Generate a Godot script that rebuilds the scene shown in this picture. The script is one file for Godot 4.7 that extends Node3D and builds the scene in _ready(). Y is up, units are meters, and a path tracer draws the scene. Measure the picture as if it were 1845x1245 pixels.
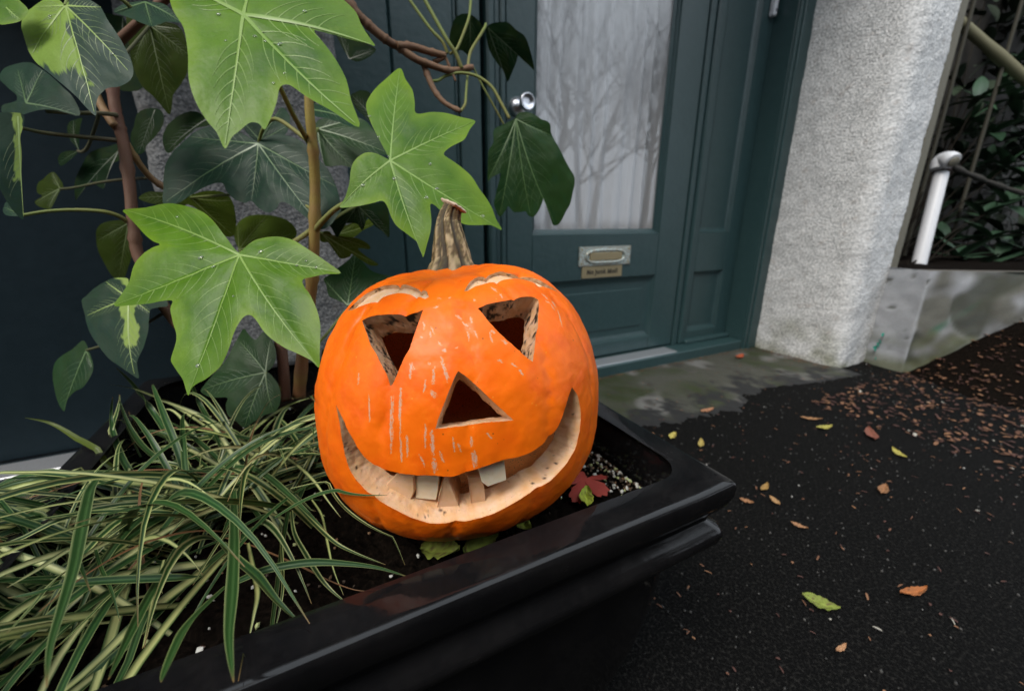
extends Node3D
# A carved pumpkin in a black glazed planter before a green front door. Metres, y up; the lens stands 0.6 m above the ground.
const FOCAL := 734.0
const MID := Vector2(922.5, 622.5)
const EYE := Vector3(0, 0.6, 0)
const SOIL := 0.321
const RIM := 0.372
var look: Basis
var og := Vector3.ZERO
var taken := {}
var rng := RandomNumberGenerator.new()
var nz := FastNoiseLite.new()
var nf := FastNoiseLite.new()

# ---------------------------------------------------------------- helpers
class Mb:
	var v := PackedVector3Array()
	var c := PackedColorArray()
	var uv := PackedVector2Array()
	var i := PackedInt32Array()
	func p(a: Vector3, col := Color(1, 1, 1), u := Vector2.ZERO) -> int:
		v.append(a); c.append(col); uv.append(u)
		return v.size() - 1
	func tri(a: int, b: int, d: int) -> void:
		i.append(a); i.append(b); i.append(d)
	func quad(a: int, b: int, d: int, e: int) -> void:
		tri(a, b, d); tri(a, d, e)
	func face(pts: Array, mid: Vector3, col := Color(1, 1, 1)) -> void:
		var cen := Vector3.ZERO
		for q: Vector3 in pts: cen += q
		cen /= pts.size()
		var nn: Vector3 = (pts[2] - pts[0]).cross(pts[1] - pts[0])
		var turned := nn.dot(cen - mid) < 0.0
		var ids := []
		for q: Vector3 in pts: ids.append(p(q, col))
		for k in range(1, pts.size() - 1):
			if turned: tri(ids[0], ids[k + 1], ids[k])
			else: tri(ids[0], ids[k], ids[k + 1])
	func grid(start: int, rows: int, cols: int, flip := false, wrap := false) -> void:
		for r in rows - 1:
			for q in (cols if wrap else cols - 1):
				var a := start + r * cols + q
				var b := start + r * cols + (q + 1) % cols
				if flip: quad(a, a + cols, b + cols, b)
				else: quad(a, b, b + cols, a + cols)
	func box(lo: Vector3, hi: Vector3, e := 0.002, col := Color(1, 1, 1)) -> void:
		var m := (lo + hi) * 0.5
		var h := (hi - lo) * 0.5
		e = min(e, 0.45 * min(h.x, min(h.y, h.z)))
		var cor := func(sx: int, sy: int, sz: int, ax: int) -> Vector3:
			var q := Vector3(sx * h.x, sy * h.y, sz * h.z)
			for k in 3:
				if k != ax: q[k] -= sign(q[k]) * e
			return m + q
		for ax in 3:
			for s in [-1, 1]:
				var pts := []
				for t in [[-1, -1], [1, -1], [1, 1], [-1, 1]]:
					var g := [0, 0, 0]
					g[ax] = s; g[(ax + 1) % 3] = t[0]; g[(ax + 2) % 3] = t[1]
					pts.append(cor.call(g[0], g[1], g[2], ax))
				face(pts, m, col)
			for s in [-1, 1]:
				for t in [-1, 1]:
					var ga := [0, 0, 0]
					var gb := [0, 0, 0]
					ga[(ax + 1) % 3] = s; ga[(ax + 2) % 3] = t; gb = ga.duplicate()
					ga[ax] = -1; gb[ax] = 1
					var u1 := (ax + 1) % 3
					var u2 := (ax + 2) % 3
					face([cor.call(ga[0], ga[1], ga[2], u1), cor.call(gb[0], gb[1], gb[2], u1), cor.call(gb[0], gb[1], gb[2], u2), cor.call(ga[0], ga[1], ga[2], u2)], m, col)
		for sx in [-1, 1]:
			for sy in [-1, 1]:
				for sz in [-1, 1]:
					face([cor.call(sx, sy, sz, 0), cor.call(sx, sy, sz, 1), cor.call(sx, sy, sz, 2)], m, col)
	func tube(pts: Array, rad: Array, sides := 8, cols := [], caps := true) -> void:
		var start := v.size()
		var prev := Vector3.ZERO
		for k in pts.size():
			var t: Vector3 = (pts[min(k + 1, pts.size() - 1)] - pts[max(k - 1, 0)]).normalized()
			if prev == Vector3.ZERO:
				prev = t.cross(Vector3.UP if absf(t.y) < 0.9 else Vector3.RIGHT).normalized()
			var a := (prev - t * prev.dot(t)).normalized()
			prev = a
			var b := t.cross(a)
			for s in sides:
				var w := TAU * s / sides
				p(pts[k] + (a * cos(w) + b * sin(w)) * rad[k], cols[k] if cols.size() > k else Color(1, 1, 1), Vector2(float(s) / sides, k * 0.2))
		grid(start, pts.size(), sides, true, true)
		if caps:
			for en in [0, pts.size() - 1]:
				var c0 := p(pts[en], cols[en] if cols.size() > en else Color(1, 1, 1))
				for s in sides:
					var a1: int = start + en * sides + s
					var b1: int = start + en * sides + (s + 1) % sides
					if en == 0: tri(c0, a1, b1)
					else: tri(c0, b1, a1)
	func disc(c0: Vector3, nrm: Vector3, r: float, h: float, sides := 24, e := 0.15) -> void:
		var a := nrm.cross(Vector3.UP if absf(nrm.y) < 0.9 else Vector3.RIGHT).normalized()
		var b := nrm.cross(a)
		var prof := [Vector2(0.001, 0), Vector2(r, 0), Vector2(r, h * (1.0 - e)), Vector2(r - h * e, h), Vector2(0.001, h)]
		lathe(c0, a, nrm, b, prof, sides)
	func lathe(c0: Vector3, a: Vector3, up: Vector3, b: Vector3, prof: Array, sides := 24, sharp := true) -> void:
		if sharp:
			for k in prof.size() - 1: lathe(c0, a, up, b, [prof[k], prof[k + 1]], sides, false)
			return
		var start := v.size()
		for q: Vector2 in prof:
			for s in sides:
				var w := TAU * s / sides
				p(c0 + (a * cos(w) + b * sin(w)) * q.x + up * q.y)
		grid(start, prof.size(), sides, a.cross(b).dot(up) < 0.0, true)
	func done(origin := Vector3.ZERO, normals := PackedVector3Array()) -> ArrayMesh:
		var n := PackedVector3Array()
		if normals.size() == v.size():
			n = normals
			for k in range(0, i.size(), 3):
				var fn := (v[i[k + 2]] - v[i[k]]).cross(v[i[k + 1]] - v[i[k]])
				if fn.dot(n[i[k]] + n[i[k + 1]] + n[i[k + 2]]) < 0.0:
					var sw := i[k + 1]
					i[k + 1] = i[k + 2]; i[k + 2] = sw
		else:
			n.resize(v.size())
			for k in range(0, i.size(), 3):
				var fn := (v[i[k + 2]] - v[i[k]]).cross(v[i[k + 1]] - v[i[k]])
				n[i[k]] += fn; n[i[k + 1]] += fn; n[i[k + 2]] += fn
			for k in n.size(): n[k] = n[k].normalized() if n[k].length_squared() > 1e-30 else Vector3.UP
		if origin != Vector3.ZERO:
			for k in v.size(): v[k] -= origin
		var arr := []
		arr.resize(Mesh.ARRAY_MAX)
		arr[Mesh.ARRAY_VERTEX] = v; arr[Mesh.ARRAY_NORMAL] = n; arr[Mesh.ARRAY_COLOR] = c; arr[Mesh.ARRAY_TEX_UV] = uv; arr[Mesh.ARRAY_INDEX] = i
		var m := ArrayMesh.new()
		m.add_surface_from_arrays(Mesh.PRIMITIVE_TRIANGLES, arr)
		return m

func lin(r: float, g: float, b: float) -> Color:
	return Color(r, g, b).linear_to_srgb()

func at(x: float, y: float, z: float) -> Vector3:   # a point z metres before the lens, seen at x, y of the photograph
	return EYE + look * Vector3((x - MID.x) / FOCAL * z, -(y - MID.y) / FOCAL * z, -z)

func numbered(nm: String) -> String:
	var k: int = taken.get(nm, -1) + 1
	taken[nm] = k
	return nm if k == 0 else "%s_%03d" % [nm, k]

func thing(nm: String, label: String, cat: String, pos: Vector3, group := "") -> Node3D:
	var o := Node3D.new()
	o.name = numbered(nm)
	add_child(o)
	o.position = pos
	o.set_meta("label", label); o.set_meta("category", cat)
	if group: o.set_meta("group", group)
	og = pos
	return o

func part(parent: Node, nm: String, mb: Mb, mat: Material, normals := PackedVector3Array()) -> MeshInstance3D:
	var o := MeshInstance3D.new()
	o.name = nm
	o.mesh = mb.done(og, normals)
	o.material_override = mat
	parent.add_child(o, true)
	return o

func single(nm: String, label: String, cat: String, mb: Mb, mat: Material, pos := Vector3.ZERO, group := "") -> MeshInstance3D:
	og = pos
	var o := MeshInstance3D.new()
	o.name = numbered(nm)
	o.mesh = mb.done(pos)
	o.material_override = mat
	add_child(o)
	o.position = pos
	o.set_meta("label", label); o.set_meta("category", cat)
	if group: o.set_meta("group", group)
	return o

func structure(nm: String, mb: Mb, mat: Material) -> MeshInstance3D:
	og = Vector3.ZERO
	var o := MeshInstance3D.new()
	o.name = nm
	o.mesh = mb.done()
	o.material_override = mat
	add_child(o)
	o.set_meta("kind", "structure")
	return o

func mat(col: Color, rough := 0.6, metal := 0.0) -> StandardMaterial3D:
	var m := StandardMaterial3D.new()
	m.albedo_color = col; m.roughness = rough; m.metallic = metal
	return m

func vmat(rough := 0.6) -> StandardMaterial3D:
	var m := mat(Color(1, 1, 1), rough)
	m.vertex_color_use_as_albedo = true
	return m

func tri_tex(m: StandardMaterial3D, tex: Texture2D, per_m: float, nrm: Texture2D = null, ns := 1.0, world := true) -> StandardMaterial3D:
	m.uv1_triplanar = true; m.uv1_world_triplanar = world
	m.uv1_scale = Vector3.ONE * per_m
	if tex: m.albedo_texture = tex
	if nrm:
		m.normal_enabled = true; m.normal_texture = nrm; m.normal_scale = ns
	return m

func noise_bytes(n: int, freq: float, seed_: int, oct := 3, kind := FastNoiseLite.TYPE_SIMPLEX_SMOOTH) -> PackedByteArray:
	var f := FastNoiseLite.new()
	f.noise_type = kind; f.seed = seed_; f.frequency = freq; f.fractal_octaves = oct
	var im := f.get_seamless_image(n, n)
	im.convert(Image.FORMAT_L8)
	return im.get_data()

func paint(n: int, a: PackedByteArray, b: PackedByteArray, fn: Callable) -> ImageTexture:
	var out := PackedByteArray()
	out.resize(n * n * 3)
	for k in n * n:
		var q: Color = fn.call(a[k] / 255.0, b[k] / 255.0)
		out[k * 3] = int(clampf(q.r, 0, 1) * 255.0); out[k * 3 + 1] = int(clampf(q.g, 0, 1) * 255.0); out[k * 3 + 2] = int(clampf(q.b, 0, 1) * 255.0)
	return ImageTexture.create_from_image(Image.create_from_data(n, n, false, Image.FORMAT_RGB8, out))

func bump(n: int, a: PackedByteArray, strength: float) -> ImageTexture:
	var im := Image.create_from_data(n, n, false, Image.FORMAT_L8, a)
	im.convert(Image.FORMAT_RGBA8)
	im.bump_map_to_normal_map(strength)
	return ImageTexture.create_from_image(im)

func smooth(pts: Array, per := 4) -> Array:   # Catmull-Rom through 3D points
	var out := []
	for k in pts.size() - 1:
		var p0: Vector3 = pts[max(k - 1, 0)]
		var p3: Vector3 = pts[min(k + 2, pts.size() - 1)]
		for s in per: out.append((pts[k] as Vector3).cubic_interpolate(pts[k + 1], p0, p3, float(s) / per))
	out.append(pts[-1])
	return out

func ring2(pts: PackedVector2Array, per: int) -> PackedVector2Array:
	var out := PackedVector2Array()
	var n := pts.size()
	for k in n:
		for s in per: out.append(pts[k].cubic_interpolate(pts[(k + 1) % n], pts[(k + n - 1) % n], pts[(k + 2) % n], float(s) / per))
	return out

func flat2(a: Array) -> PackedVector2Array:
	var out := PackedVector2Array()
	for k in range(0, a.size(), 2): out.append(Vector2(a[k], a[k + 1]))
	return out

func mix3(a: Color, b: Color, t: float) -> Color:
	return a.lerp(b, clampf(t, 0, 1))

func n01(x: float, y: float, z := 0.0) -> float:
	return nf.get_noise_3d(x, y, z) * 0.5 + 0.5

# ---------------------------------------------------------------- materials shared
var M := {}
func make_materials() -> void:
	var n5 := 512
	var fine := noise_bytes(n5, 0.09, 3, 3)
	var mid := noise_bytes(n5, 0.03, 5, 4)
	var big := noise_bytes(n5, 0.009, 7, 4)
	var cell := noise_bytes(n5, 0.075, 11, 1, FastNoiseLite.TYPE_CELLULAR)
	var cell2 := noise_bytes(n5, 0.05, 13, 2, FastNoiseLite.TYPE_CELLULAR)
	var bfine := bump(n5, fine, 2.0)
	var bcell := bump(n5, cell, 3.0)
	var bmid := bump(n5, mid, 4.0)
	# painted joinery
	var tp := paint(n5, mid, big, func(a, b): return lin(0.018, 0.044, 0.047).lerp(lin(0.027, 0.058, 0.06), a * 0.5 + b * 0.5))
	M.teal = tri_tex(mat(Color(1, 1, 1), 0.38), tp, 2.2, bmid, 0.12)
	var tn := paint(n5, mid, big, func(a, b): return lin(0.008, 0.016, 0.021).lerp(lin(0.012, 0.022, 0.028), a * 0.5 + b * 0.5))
	M.shaded_teal = tri_tex(mat(Color(1, 1, 1), 0.62), tn, 2.2, bmid, 0.12)  # the teal paint again, plant shade and lens falloff put into its colour
	M.shaded_teal.metallic_specular = 0.25
	# rough-cast wall
	var ts := paint(n5, noise_bytes(n5, 0.07, 19, 3), big, func(a, b): return lin(0.32, 0.33, 0.335).lerp(lin(0.70, 0.70, 0.70), clampf((a - 0.5) * 3.2 + 0.55 + (b - 0.5) * 0.5, 0, 1)))
	M.stucco = tri_tex(mat(Color(1, 1, 1), 0.92), ts, 3.0, bump(n5, noise_bytes(n5, 0.075, 17, 4), 7.0), 0.6)
	M.stucco.vertex_color_use_as_albedo = true
	var ta := paint(n5, cell, fine, func(a, b): return lin(0.002, 0.002, 0.002).lerp(lin(0.022, 0.021, 0.019), clampf(a * 1.1 - 0.3 + (b - 0.5) * 1.2, 0, 1)))
	M.asphalt = tri_tex(mat(Color(1, 1, 1), 0.8), ta, 5.0, bump(n5, noise_bytes(n5, 0.12, 23, 4), 6.0), 0.55)
	M.asphalt.metallic_specular = 0.18
	var tc := paint(n5, fine, mid, func(a, b): return lin(0.75, 0.75, 0.75).lerp(lin(1, 1, 1), a * 0.5 + b * 0.5))
	M.concrete = tri_tex(vmat(0.75), tc, 3.0, bfine, 0.5)
	M.rough_v = tri_tex(vmat(0.85), tc, 4.0, bfine, 0.5)
	var tsoil := paint(n5, cell2, fine, func(a, b): return lin(0.003, 0.0022, 0.0017).lerp(lin(0.018, 0.012, 0.008), clampf((a - 0.3) * 1.2 * b * 1.6, 0, 1)))
	M.soil = tri_tex(mat(Color(1, 1, 1), 0.95), tsoil, 6.0, bump(n5, cell2, 8.0), 1.0)
	M.soil.metallic_specular = 0.12
	# glaze
	var tg := paint(n5, fine, big, func(a, b): return lin(0.0045, 0.0045, 0.005).lerp(lin(0.012, 0.011, 0.011), clampf(a * 0.4 + (b - 0.4) * 0.8, 0, 1)))
	M.glaze = tri_tex(mat(Color(1, 1, 1), 0.2), tg, 3.0, bmid, 0.035)
	var tr := paint(n5, fine, big, func(a, b):
		var g: float = 0.09 + 0.2 * clampf((b - 0.5) * 2.0, 0, 1) + 0.1 * (a - 0.5)
		return Color(g, g, g))
	M.glaze.metallic_specular = 0.38
	M.glaze.roughness = 1.0; M.glaze.roughness_texture = tr; M.glaze.roughness_texture_channel = BaseMaterial3D.TEXTURE_CHANNEL_RED
	# flesh of the pumpkin, clean and mouldy
	var tf := paint(n5, fine, mid, func(a, b):
		var q := lin(0.66, 0.40, 0.20).lerp(lin(0.70, 0.47, 0.33), clampf(b * 1.6 - 0.3, 0, 1))
		return q.lerp(lin(0.05, 0.04, 0.03), clampf((a - 0.84) * 16.0, 0, 0.9)))
	M.flesh = tri_tex(vmat(0.5), tf, 6.0, bfine, 0.35)
	M.flesh.subsurf_scatter_enabled = true; M.flesh.subsurf_scatter_strength = 0.15
	var tm := paint(n5, fine, big, func(a, b):
		var q := lin(0.52, 0.30, 0.19).lerp(lin(0.60, 0.42, 0.34), clampf(a * 1.4 - 0.2, 0, 1))
		return q.lerp(lin(0.012, 0.014, 0.016), clampf((b + (a - 0.5) * 0.5 - 0.55) * 12.0, 0, 0.97)))
	M.mould = tri_tex(mat(Color(1, 1, 1), 0.7), tm, 16.0, bfine, 0.5)
	var ti := paint(n5, fine, mid, func(a, b):
		var q := lin(0.62, 0.20, 0.05).lerp(lin(0.74, 0.30, 0.09), b)
		return q.lerp(lin(0.02, 0.015, 0.012), clampf((a + b * 0.5 - 0.98) * 10.0, 0, 0.9)))
	M.inside = tri_tex(mat(Color(1, 1, 1), 0.7), ti, 9.0, bmid, 0.5)
	M.tooth = tri_tex(mat(lin(0.95, 0.93, 0.88), 0.4), paint(n5, fine, mid, func(a, b):
		var q := lin(0.74, 0.62, 0.44).lerp(lin(0.82, 0.74, 0.62), b)
		return q.lerp(lin(0.06, 0.06, 0.055), clampf((a - 0.86) * 14.0, 0, 0.85))), 10.0)
	M.tooth.subsurf_scatter_enabled = true; M.tooth.subsurf_scatter_strength = 0.2
	# foliage
	for k in [["leaf", 0.4], ["leaf_dark", 0.46], ["leaf_dull", 0.62]]:
		var m := vmat(k[1])
		m.backlight = Color(0.5, 0.55, 0.12) if k[0] != "leaf_dull" else Color(0.3, 0.35, 0.05)
		tri_tex(m, paint(n5, fine, mid, func(a, b): return lin(0.8, 0.8, 0.8).lerp(lin(1, 1, 1), a * 0.4 + b * 0.6)) if k[0] == "leaf" else M.leaf.albedo_texture, 14.0, bmid, 0.3)
		m.metallic_specular = {"leaf": 0.27, "leaf_dark": 0.24, "leaf_dull": 0.16}[k[0]]
		M[k[0]] = m
	M.vein = vmat(0.4)
	M.blade = vmat(0.42)
	M.blade.metallic_specular = 0.35
	M.blade.backlight = Color(0.35, 0.42, 0.1)
	M.bark = tri_tex(vmat(0.7), tc, 30.0, bmid, 0.8)
	M.white_paint = tri_tex(mat(lin(0.62, 0.63, 0.66), 0.45), tc, 6.0)
	M.metal = mat(lin(0.72, 0.73, 0.78), 0.32, 1.0)
	M.metal_dull = tri_tex(mat(lin(0.70, 0.71, 0.74), 0.42, 0.85), tc, 8.0)
	M.brass = tri_tex(mat(Color(1, 1, 1), 0.36, 0.55), paint(n5, mid, fine, func(a, b): return lin(0.33, 0.25, 0.17).lerp(lin(0.52, 0.68, 0.70), clampf((a - 0.42) * 5.0, 0, 1))), 9.0)
	M.brass_plain = tri_tex(mat(lin(0.38, 0.31, 0.18), 0.42, 0.6), tc, 12.0)
	M.black = mat(lin(0.006, 0.006, 0.006), 0.6)
	M.curtain = tri_tex(mat(lin(0.52, 0.52, 0.53), 0.9), tc, 9.0)
	M.curtain.backlight = Color(0.4, 0.4, 0.4)
	M.room = mat(lin(0.25, 0.23, 0.2), 0.9)
	M.timber = tri_tex(mat(lin(0.16, 0.15, 0.115), 0.85), tc, 7.0, bmid, 0.5)
	M.timber_dark = tri_tex(mat(lin(0.03, 0.026, 0.02), 0.9), tc, 7.0, bmid, 0.5)
	M.glass = mat(Color(1, 1, 1, 0.03), 0.0)
	M.glass.metallic_specular = 1.0
	M.glass.transparency = BaseMaterial3D.TRANSPARENCY_ALPHA
	M.water = mat(Color(1, 1, 1, 0.08), 0.02)
	M.water.refraction_enabled = true; M.water.refraction_scale = 0.033
	M.water.transparency = BaseMaterial3D.TRANSPARENCY_ALPHA
	M.tree_bark = mat(lin(0.035, 0.03, 0.026), 0.9)
	M.twig = mat(lin(0.012, 0.01, 0.008), 0.95)
	M.twig.metallic_specular = 0.1
	M.dimple = bfine
	M.litter = vmat(0.75)

# ---------------------------------------------------------------- the whole
func _ready() -> void:
	rng.seed = 7
	nz.seed = 4; nz.frequency = 1.0; nz.fractal_octaves = 3
	nf.seed = 9; nf.frequency = 1.0; nf.fractal_octaves = 2
	look = Basis.from_euler(Vector3(deg_to_rad(-16.8), deg_to_rad(-26.7), 0))
	var cam := Camera3D.new()
	cam.name = "camera"
	cam.near = 0.02; cam.far = 400.0
	var lens := CameraAttributesPhysical.new()
	lens.frustum_focal_length = 12.0 / tan(atan(622.5 / FOCAL))
	lens.frustum_focus_distance = 0.315
	lens.exposure_aperture = 6.3
	lens.frustum_near = 0.02; lens.frustum_far = 400.0
	cam.attributes = lens
	cam.transform = Transform3D(look, EYE)
	add_child(cam)
	cam.current = true
	cam.fov = rad_to_deg(2.0 * atan(622.5 / FOCAL))
	var we := WorldEnvironment.new()
	we.name = "environment"
	var env := Environment.new()
	env.background_mode = Environment.BG_SKY
	var sky := Sky.new()
	var sm := ProceduralSkyMaterial.new()
	sm.sky_top_color = Color(0.925, 0.965, 1.0)
	sm.sky_horizon_color = Color(0.695, 0.72, 0.755)
	sm.sky_curve = 0.6
	sm.ground_bottom_color = Color(0.16, 0.16, 0.15)
	sm.ground_horizon_color = Color(0.3, 0.3, 0.3)
	sm.sun_angle_max = 0.0
	sky.sky_material = sm
	env.sky = sky
	env.tonemap_mode = Environment.TONE_MAPPER_LINEAR
	env.tonemap_exposure = 2.6
	env.sdfgi_enabled = true; env.ssao_enabled = true; env.ssil_enabled = true
	we.environment = env
	add_child(we)
	var sun := DirectionalLight3D.new()
	sun.name = "overcast_sun"
	sun.light_energy = 0.42
	sun.light_angular_distance = 25.0
	sun.light_color = Color(1.0, 0.98, 0.95)
	sun.shadow_enabled = true
	add_child(sun)
	sun.look_at_from_position(Vector3(-3.0, 4.2, 1.3), Vector3.ZERO)
	make_materials()
	ground()
	front_door()
	door_frame()
	left_entrance()
	walls()
	garden()
	street_trees()
	planter()
	pumpkin()
	ivy()
	grass()
	litter()

# ---------------------------------------------------------------- setting
func ground() -> void:
	var g := Mb.new()
	var n := 60
	for r in n + 1:
		for q in n + 1:
			var x := lerpf(-40, 40, float(q) / n)
			var z := lerpf(-40, 40, float(r) / n)
			g.p(Vector3(x, 0, z), Color(1, 1, 1), Vector2(x, z))
	g.grid(0, n + 1, n + 1)
	structure("ground", g, M.asphalt)
	# mossy concrete apron before the door
	var s := Mb.new()
	var cols := 320
	var rows := 44
	for r in rows + 1:
		for q in cols + 1:
			var x := lerpf(-1.2, 1.99, float(q) / cols)
			var edge := -0.80 + 0.07 * nz.get_noise_2d(x * 2.2, 3.0) + 0.04 * nz.get_noise_2d(x * 12.0, 8.0) + 0.006 * nz.get_noise_2d(x * 45.0, 18.0)
			if x > 1.25: edge = lerpf(edge, -0.74, clampf((x - 1.25) * 2.0, 0, 1)) - 0.05 * sin((x - 1.25) * 4.0)
			var t := float(r) / rows
			var z := lerpf(-1.22, edge, t) + 0.012 * t * nz.get_noise_2d(x * 80.0, t * 6.0)
			var y := 0.006 * (1.0 - pow(t, 8.0)) + 0.0014 * nz.get_noise_2d(x * 30.0, z * 30.0) + 0.001
			var moss := clampf((n01(x * 3.0, z * 3.0, 1.0) - 0.42) * 4.0, 0, 1) * clampf(0.4 + n01(x * 14.0, z * 14.0, 5.0), 0, 1)
			var c := mix3(Color(0.05, 0.05, 0.038), Color(0.022, 0.030, 0.007), moss)
			c = mix3(c, Color(0.125, 0.122, 0.115), clampf((n01(x * 5.0 + 9.0, z * 5.0, 3.0) - 0.62) * 6.0, 0, 1))
			c = mix3(c, Color(0.03, 0.028, 0.022), clampf((n01(x * 9.0, z * 9.0, 8.0) - 0.62) * 5.0, 0, 0.8))
			c = mix3(c, Color(0.011, 0.011, 0.010), clampf((t - 0.72 + (n01(x * 11.0, z * 11.0, 40.0) - 0.5) * 0.75 + (n01(x * 50.0, z * 50.0, 44.0) - 0.5) * 0.35) * 6.0, 0, 1))
			s.p(Vector3(x, y, z), c)
	s.grid(0, rows + 1, cols + 1)
	structure("pavement", s, M.concrete)

func bead_set(parent: Node, x0: float, x1: float, y0: float, y1: float, zf: float, zb: float, w: float, m: Material, nm := "moulding") -> void:
	# four sloping mouldings round an opening, from the face zf down to the sunk field zb
	var o := [Vector3(x0, y0, zf), Vector3(x1, y0, zf), Vector3(x1, y1, zf), Vector3(x0, y1, zf)]
	var q := [Vector3(x0 + w, y0 + w, zb), Vector3(x1 - w, y0 + w, zb), Vector3(x1 - w, y1 - w, zb), Vector3(x0 + w, y1 - w, zb)]
	for k in 4:
		var a: Vector3 = o[k]
		var b: Vector3 = o[(k + 1) % 4]
		var c: Vector3 = q[(k + 1) % 4]
		var d: Vector3 = q[k]
		var mb := Mb.new()
		var prof := [[0.0, 0.0], [0.12, 0.35], [0.3, 0.42], [0.45, 0.75], [0.8, 0.92], [1.0, 1.0]]
		for j in prof.size() - 1:
			var st := mb.v.size()
			for e in [j, j + 1]:
				var f: Array = prof[e]
				for p2 in [[a, d], [b, c]]:
					var pa: Vector3 = p2[0]
					var pd: Vector3 = p2[1]
					mb.p(Vector3(lerpf(pa.x, pd.x, f[0]), lerpf(pa.y, pd.y, f[0]), lerpf(pa.z, pd.z, f[1])))
			mb.quad(st, st + 1, st + 3, st + 2)
		part(parent, nm, mb, m)

func slab(parent: Node, nm: String, x0: float, x1: float, y0: float, y1: float, z0: float, z1: float, m: Material, e := 0.002) -> MeshInstance3D:
	var mb := Mb.new()
	mb.box(Vector3(x0, y0, z0), Vector3(x1, y1, z1), e)
	return part(parent, nm, mb, m)

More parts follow.
